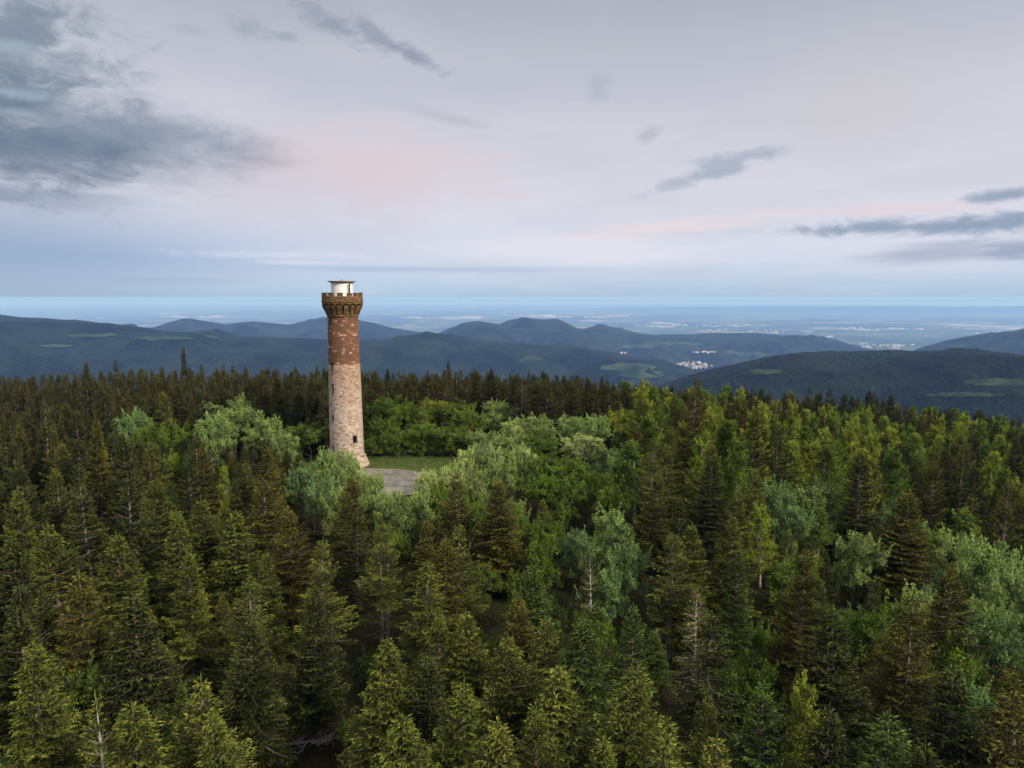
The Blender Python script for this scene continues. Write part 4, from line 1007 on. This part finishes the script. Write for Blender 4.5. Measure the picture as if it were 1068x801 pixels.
# ------------------------------------------------------------------ the far woods: the many trees beyond the individual ones
def mass(name, plist, kinds, leafmat, barkmat, label, cat):
    if not plist: return
    coll = bpy.data.collections.new(name+'_kinds')
    for k in kinds:
        for m_ in MODELS[k]:
            (wv, wq), (cv, cq, tp, tn) = m_['data']
            V = np.vstack([wv, cv]); Q = np.vstack([wq, cq+len(wv)]); mi = np.concatenate([np.zeros(len(wq)), np.ones(len(cq))])
            V = V*np.array([1/m_['R'], 1/m_['R'], 1/m_['H']])
            o = mesh_np('tree', V, Q, [MAT[barkmat], MAT[leafmat]], False, mi, link=False, tip=np.concatenate([np.zeros(len(wv)), tp]), tone=np.concatenate([np.zeros(len(wv)), tn]))
            coll.objects.link(o)
    me = bpy.data.meshes.new(name); me.vertices.add(len(plist))
    me.vertices.foreach_set('co', np.array([(p['x'], p['y'], p['z']) for p in plist], np.float32).ravel())
    a = me.attributes.new('sc', 'FLOAT_VECTOR', 'POINT'); a.data.foreach_set('vector', np.array([(p['w']/2, p['w']/2, p['h']) for p in plist], np.float32).ravel())
    a = me.attributes.new('rt', 'FLOAT_VECTOR', 'POINT'); a.data.foreach_set('vector', np.array([(rnd.uniform(-.04, .04), rnd.uniform(-.04, .04), rnd.uniform(0, 6.28)) for p in plist], np.float32).ravel())
    o = bpy.data.objects.new(name, me); COL.objects.link(o)
    g = bpy.data.node_groups.new(name, 'GeometryNodeTree')
    g.interface.new_socket('Geometry', in_out='INPUT', socket_type='NodeSocketGeometry'); g.interface.new_socket('Geometry', in_out='OUTPUT', socket_type='NodeSocketGeometry')
    gi, go = g.nodes.new('NodeGroupInput'), g.nodes.new('NodeGroupOutput')
    ip = g.nodes.new('GeometryNodeInstanceOnPoints'); ci = g.nodes.new('GeometryNodeCollectionInfo'); m2p = g.nodes.new('GeometryNodeMeshToPoints')
    ci.inputs[0].default_value = coll; ci.inputs[1].default_value = True; ci.inputs[2].default_value = True
    ip.inputs['Pick Instance'].default_value = True
    L = g.links.new
    for nm_, sock in (('sc', 'Scale'), ('rt', 'Rotation')):
        na = g.nodes.new('GeometryNodeInputNamedAttribute'); na.data_type = 'FLOAT_VECTOR'; na.inputs[0].default_value = nm_
        L(na.outputs[0], ip.inputs[sock])
    L(gi.outputs[0], m2p.inputs[0]); L(m2p.outputs[0], ip.inputs['Points']); L(ci.outputs[0], ip.inputs['Instance']); L(ip.outputs[0], go.inputs[0])
    md = o.modifiers.new('scatter', 'NODES'); md.node_group = g
    tag(o, label, cat, kind='stuff')
rest = [p for p in PLACED if id(p) not in sid and p['v'] < 1000]
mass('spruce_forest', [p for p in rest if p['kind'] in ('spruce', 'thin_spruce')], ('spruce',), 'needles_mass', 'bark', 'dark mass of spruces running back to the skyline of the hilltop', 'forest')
mass('birch_forest', [p for p in rest if p['kind'] in ('birch', 'beech', 'whitebeam', 'willow_shrub')], ('birch',), 'leaf_mass', 'birch_bark', 'light green mass of birches among the far spruces', 'forest')
print('TREES', len(PLACED), 'single', len(single), {k: sum(1 for p in single if p['kind'] == k) for k in MODELS}, 'rest', len(rest))

# ------------------------------------------------------------------ fallen bleached tree in the gap at the bottom
def fallen():
    x, y = FALL; z = float(ground_z(x, y)); W = Wood(); rd = random.Random(5)
    W.tube([(-2.2, -.4, .35), (-.8, 0, .5), (.8, .2, .6), (2.4, .5, .55)], [.11, .10, .07, .03], 7)
    e = empty('fallen_tree', (x, y, z-.12)); tag(e, 'bleached grey fallen tree with tangled bare branches in a dark gap at the bottom', 'dead tree')
    mesh_np('trunk', np.array(W.V), np.array(W.Q), MAT['dead_wood']).parent = e
    B = Wood()
    for k in range(110):
        s = rd.uniform(-2.0, 2.4); a = rd.uniform(0, 6.28); L = rd.uniform(.5, 1.5); p = Vector((s, s*.2, .5))
        q = p+Vector((rd.uniform(-.2, .6), math.cos(a)*L*.5, abs(math.sin(a))*L*.4)); w = q+Vector((rd.uniform(-.3, .7), math.cos(a)*L*.5, rd.uniform(-.2, .4)))
        B.tube([p, q, w], [.024, .014, .005], 3)
    mesh_np('branches', np.array(B.V), np.array(B.Q), MAT['dead_wood']).parent = e
fallen()

# ------------------------------------------------------------------ towns and villages out in the valley and on the plain
def house_mats():
    m, N, out = new_mat('house_wall'); oi = N.noise(pos(N), .02, 2); principled(N, out, N.mix(oi, (.16, .16, .15, 1), (.62, .61, .58, 1)), .8, .1)
    return [m, plain('house_roof', (.25, .14, .10, 1), .8, .1, .3, .1)]
HM = house_mats()
from mathutils.bvhtree import BVHTree
def plain_grid():
    r = np.geomspace(700, 95000, 120); th = np.radians(np.linspace(-45, 45, 160)); Rg, Tg = np.meshgrid(r, th, indexing='ij')
    X, Y = Rg*np.sin(Tg), Rg*np.cos(Tg); Z = ground_z(X, Y); i = np.arange(119)[:, None]*160; j = np.arange(159)[None, :]
    return np.stack([X, Y, Z], -1).reshape(-1, 3), np.stack([i+j, i+160+j, i+161+j, i+j+1], -1).reshape(-1, 4)
BV = [BVHTree.FromPolygons(v.tolist(), q.tolist()) for v, q in TERR+[plain_grid()]]
def land_at(u, v):
    """first land met from the camera's place in this direction"""
    a, sl_ = px_dir(u, v); d = Vector((math.sin(a), math.cos(a), sl_)).normalized(); o = Vector((0, 0, CAMZ)); best = None
    for b in BV:
        h = b.ray_cast(o+d*600, d)
        if h[0] is not None and (best is None or h[3] < best[1]): best = (h[0], h[3])
    return best[0] if best else None
def land_z(x, y):
    z = -1e9
    for b in BV:
        h = b.ray_cast(Vector((x, y, 500)), Vector((0, 0, -1)))
        if h[0] is not None: z = max(z, h[0].z)
    return z
def town(u, v, ru, rv, n, smin, smax, label, seed, light=.0, clump=0, far=5000):
    """gabled houses and sheds standing on the land around the spot seen at (u, v)"""
    rg = random.Random(seed); V = []; Q = []; T = []; MI = []; MT = []; cl = [(rg.uniform(-1, 1), rg.uniform(-1, 1)) for _ in range(clump)]
    for _ in range(int(n*.42)):
        q = rg.uniform(0, 6.283); t = rg.random()**.6; pu, pv = t*math.cos(q), t*math.sin(q)
        if cl:
            c_ = rg.choice(cl); pu = c_[0]+rg.gauss(0, .10); pv = c_[1]+rg.gauss(0, .18)
        P = land_at(u+ru*pu, v+rv*pv)
        if P is None or P.length < far: continue
        x, y, z = P
        w, l, h = rg.uniform(smin, smax), rg.uniform(smin, smax)*1.5, rg.uniform(.35, .6)*smin; a = rg.uniform(0, 3.14)
        c, s = math.cos(a), math.sin(a); b = len(V); rh = w*.35 if rg.random() < .75 else .3
        for (dx, dy, dz) in ((-l/2, -w/2, -6), (l/2, -w/2, -6), (l/2, w/2, -6), (-l/2, w/2, -6), (-l/2, -w/2, h), (l/2, -w/2, h), (l/2, w/2, h), (-l/2, w/2, h), (-l/2, 0, h+rh), (l/2, 0, h+rh)):
            V.append((x+dx*c-dy*s, y+dx*s+dy*c, z+dz))
        Q += [(b, b+1, b+5, b+4), (b+1, b+2, b+6, b+5), (b+2, b+3, b+7, b+6), (b+3, b, b+4, b+7)]; flat = rg.random() < light
        Q += [(b+4, b+5, b+9, b+8), (b+6, b+7, b+8, b+9)]; MI += [0]*4+[0 if flat else 1]*2
        T += [(b+4, b+8, b+7), (b+5, b+6, b+9)]; MT += [0, 0]
    if V: tag(mesh_np('town', V, [Q, T], HM, False, MI+MT), label, 'town', kind='stuff')
town(722, 381, 22, 3.6, 210, 9, 20, 'white town huddled in the valley mouth beside the dark hill', 1, .6)
town(735, 367.5, 12, .8, 40, 10, 24, 'thin bright strip of roofs above the valley town', 2, .8)
town(652, 368, 6, .8, 12, 9, 18, 'small white hamlet above the green meadow', 3, .8)
town(654, 389, 6, 1.5, 12, 7, 14, 'tiny white farmstead in the green meadow', 4, .9)
town(27, 349, 3.5, .5, 4, 9, 18, 'lone pale farm high on the wooded ridge at the left', 5, .9)
town(905, 361, 46, 3.4, 300, 16, 40, 'bright town spread over the plain behind the wooded hill', 6, .8, 16, 9500)
town(862, 352, 16, 1.0, 90, 24, 56, 'bright strip of sheds on the plain above the wooded hill', 7, .9, 5, 12000)
town(940, 343.5, 60, 1.6, 190, 26, 66, 'faint line of buildings far out on the plain at the right', 8, .9, 9, 13000)
town(740, 340.5, 60, 1.2, 170, 26, 66, 'faint line of buildings far out on the plain in the middle', 9, .9, 9, 13000)
town(1040, 347, 40, 1.5, 120, 26, 60, 'pale scattered buildings on the plain near the right edge', 10, .9, 7, 12000)
town(790, 346, 60, 2.0, 230, 20, 46, 'scattered pale buildings on the plain beyond the low hill', 11, .9, 12, 11500)
town(215, 330.5, 40, .8, 220, 30, 90, 'faint pale buildings on the plain left of the tower', 12, .9, 8, 20000)
town(460, 332, 50, 1.0, 240, 30, 90, 'faint pale buildings on the plain right of the tower', 13, .9, 8, 16000)
town(600, 330, 60, 1.5, 240, 40, 110, 'faintest pale buildings on the plain above the middle peaks', 14, .9, 9, 14000)

def draped(name, u, v, ru, rv, mat, lift=2.0, seed=1):
    rg = random.Random(seed); n, rings = 40, 8; V = []; Q = []; c = land_at(u, v)
    if c is None: return
    wob = [1+rg.uniform(-.28, .28) for _ in range(n)]; wob = [(wob[k-1]+wob[k]+wob[(k+1) % n])/3 for k in range(n)]
    edge = [land_at(u+ru*wob[k]*math.cos(6.283*k/n), v+rv*wob[k]*math.sin(6.283*k/n)) for k in range(n)]
    if any(e is None or (e-c).length > 2500 for e in edge): return
    for j in range(1, rings+1):
        for e in edge:
            x, y = c.x+(e.x-c.x)*j/rings, c.y+(e.y-c.y)*j/rings; V.append((x, y, land_z(x, y)+lift))
    for j in range(rings-1):
        for k in range(n): Q.append((j*n+k, (j+1)*n+k, (j+1)*n+(k+1) % n, j*n+(k+1) % n))
    V.append((c.x, c.y, c.z+lift)); T = [(len(V)-1, k, (k+1) % n) for k in range(n)]
    tag(mesh_np(name, V, [Q, T], mat, True), kind='structure')
m, N, out = new_mat('meadow'); P = pos(N)
principled(N, out, N.mix(N.ss(N.noise(P, .006, 4, .6), .4, .6), (.022, .035, .017, 1), (.042, .060, .029, 1)), .95, .05); MAT['meadow'] = m
for k, (u, v, ru, rv) in enumerate(((655, 384, 26, 4), (668, 391, 24, 5), (665, 362, 20, 2.2), (172, 354, 34, 1.6), (95, 351, 26, 1.6), (700, 359, 30, 1.6), (780, 370, 26, 1.5), (60, 362, 18, 1.6))): draped('meadow', u, v, ru, rv, MAT['meadow'], 7.0, k)
m, N, out = new_mat('young_wood'); P = pos(N)
principled(N, out, N.mix(N.ss(N.noise(P, .03, 4, .7), .4, .62), (.014, .024, .010, 1), (.036, .058, .022, 1)), .95, .05, bump(N, N.noise(P, .08, 3, .6), 5)); MAT['young'] = m
for k, (u, v, ru, rv) in enumerate(((1040, 399, 34, 4), (1010, 412, 40, 2.5), (800, 388, 20, 2.5))): draped('young_wood', u, v, ru, rv, MAT['young'], 1.5, 20+k)
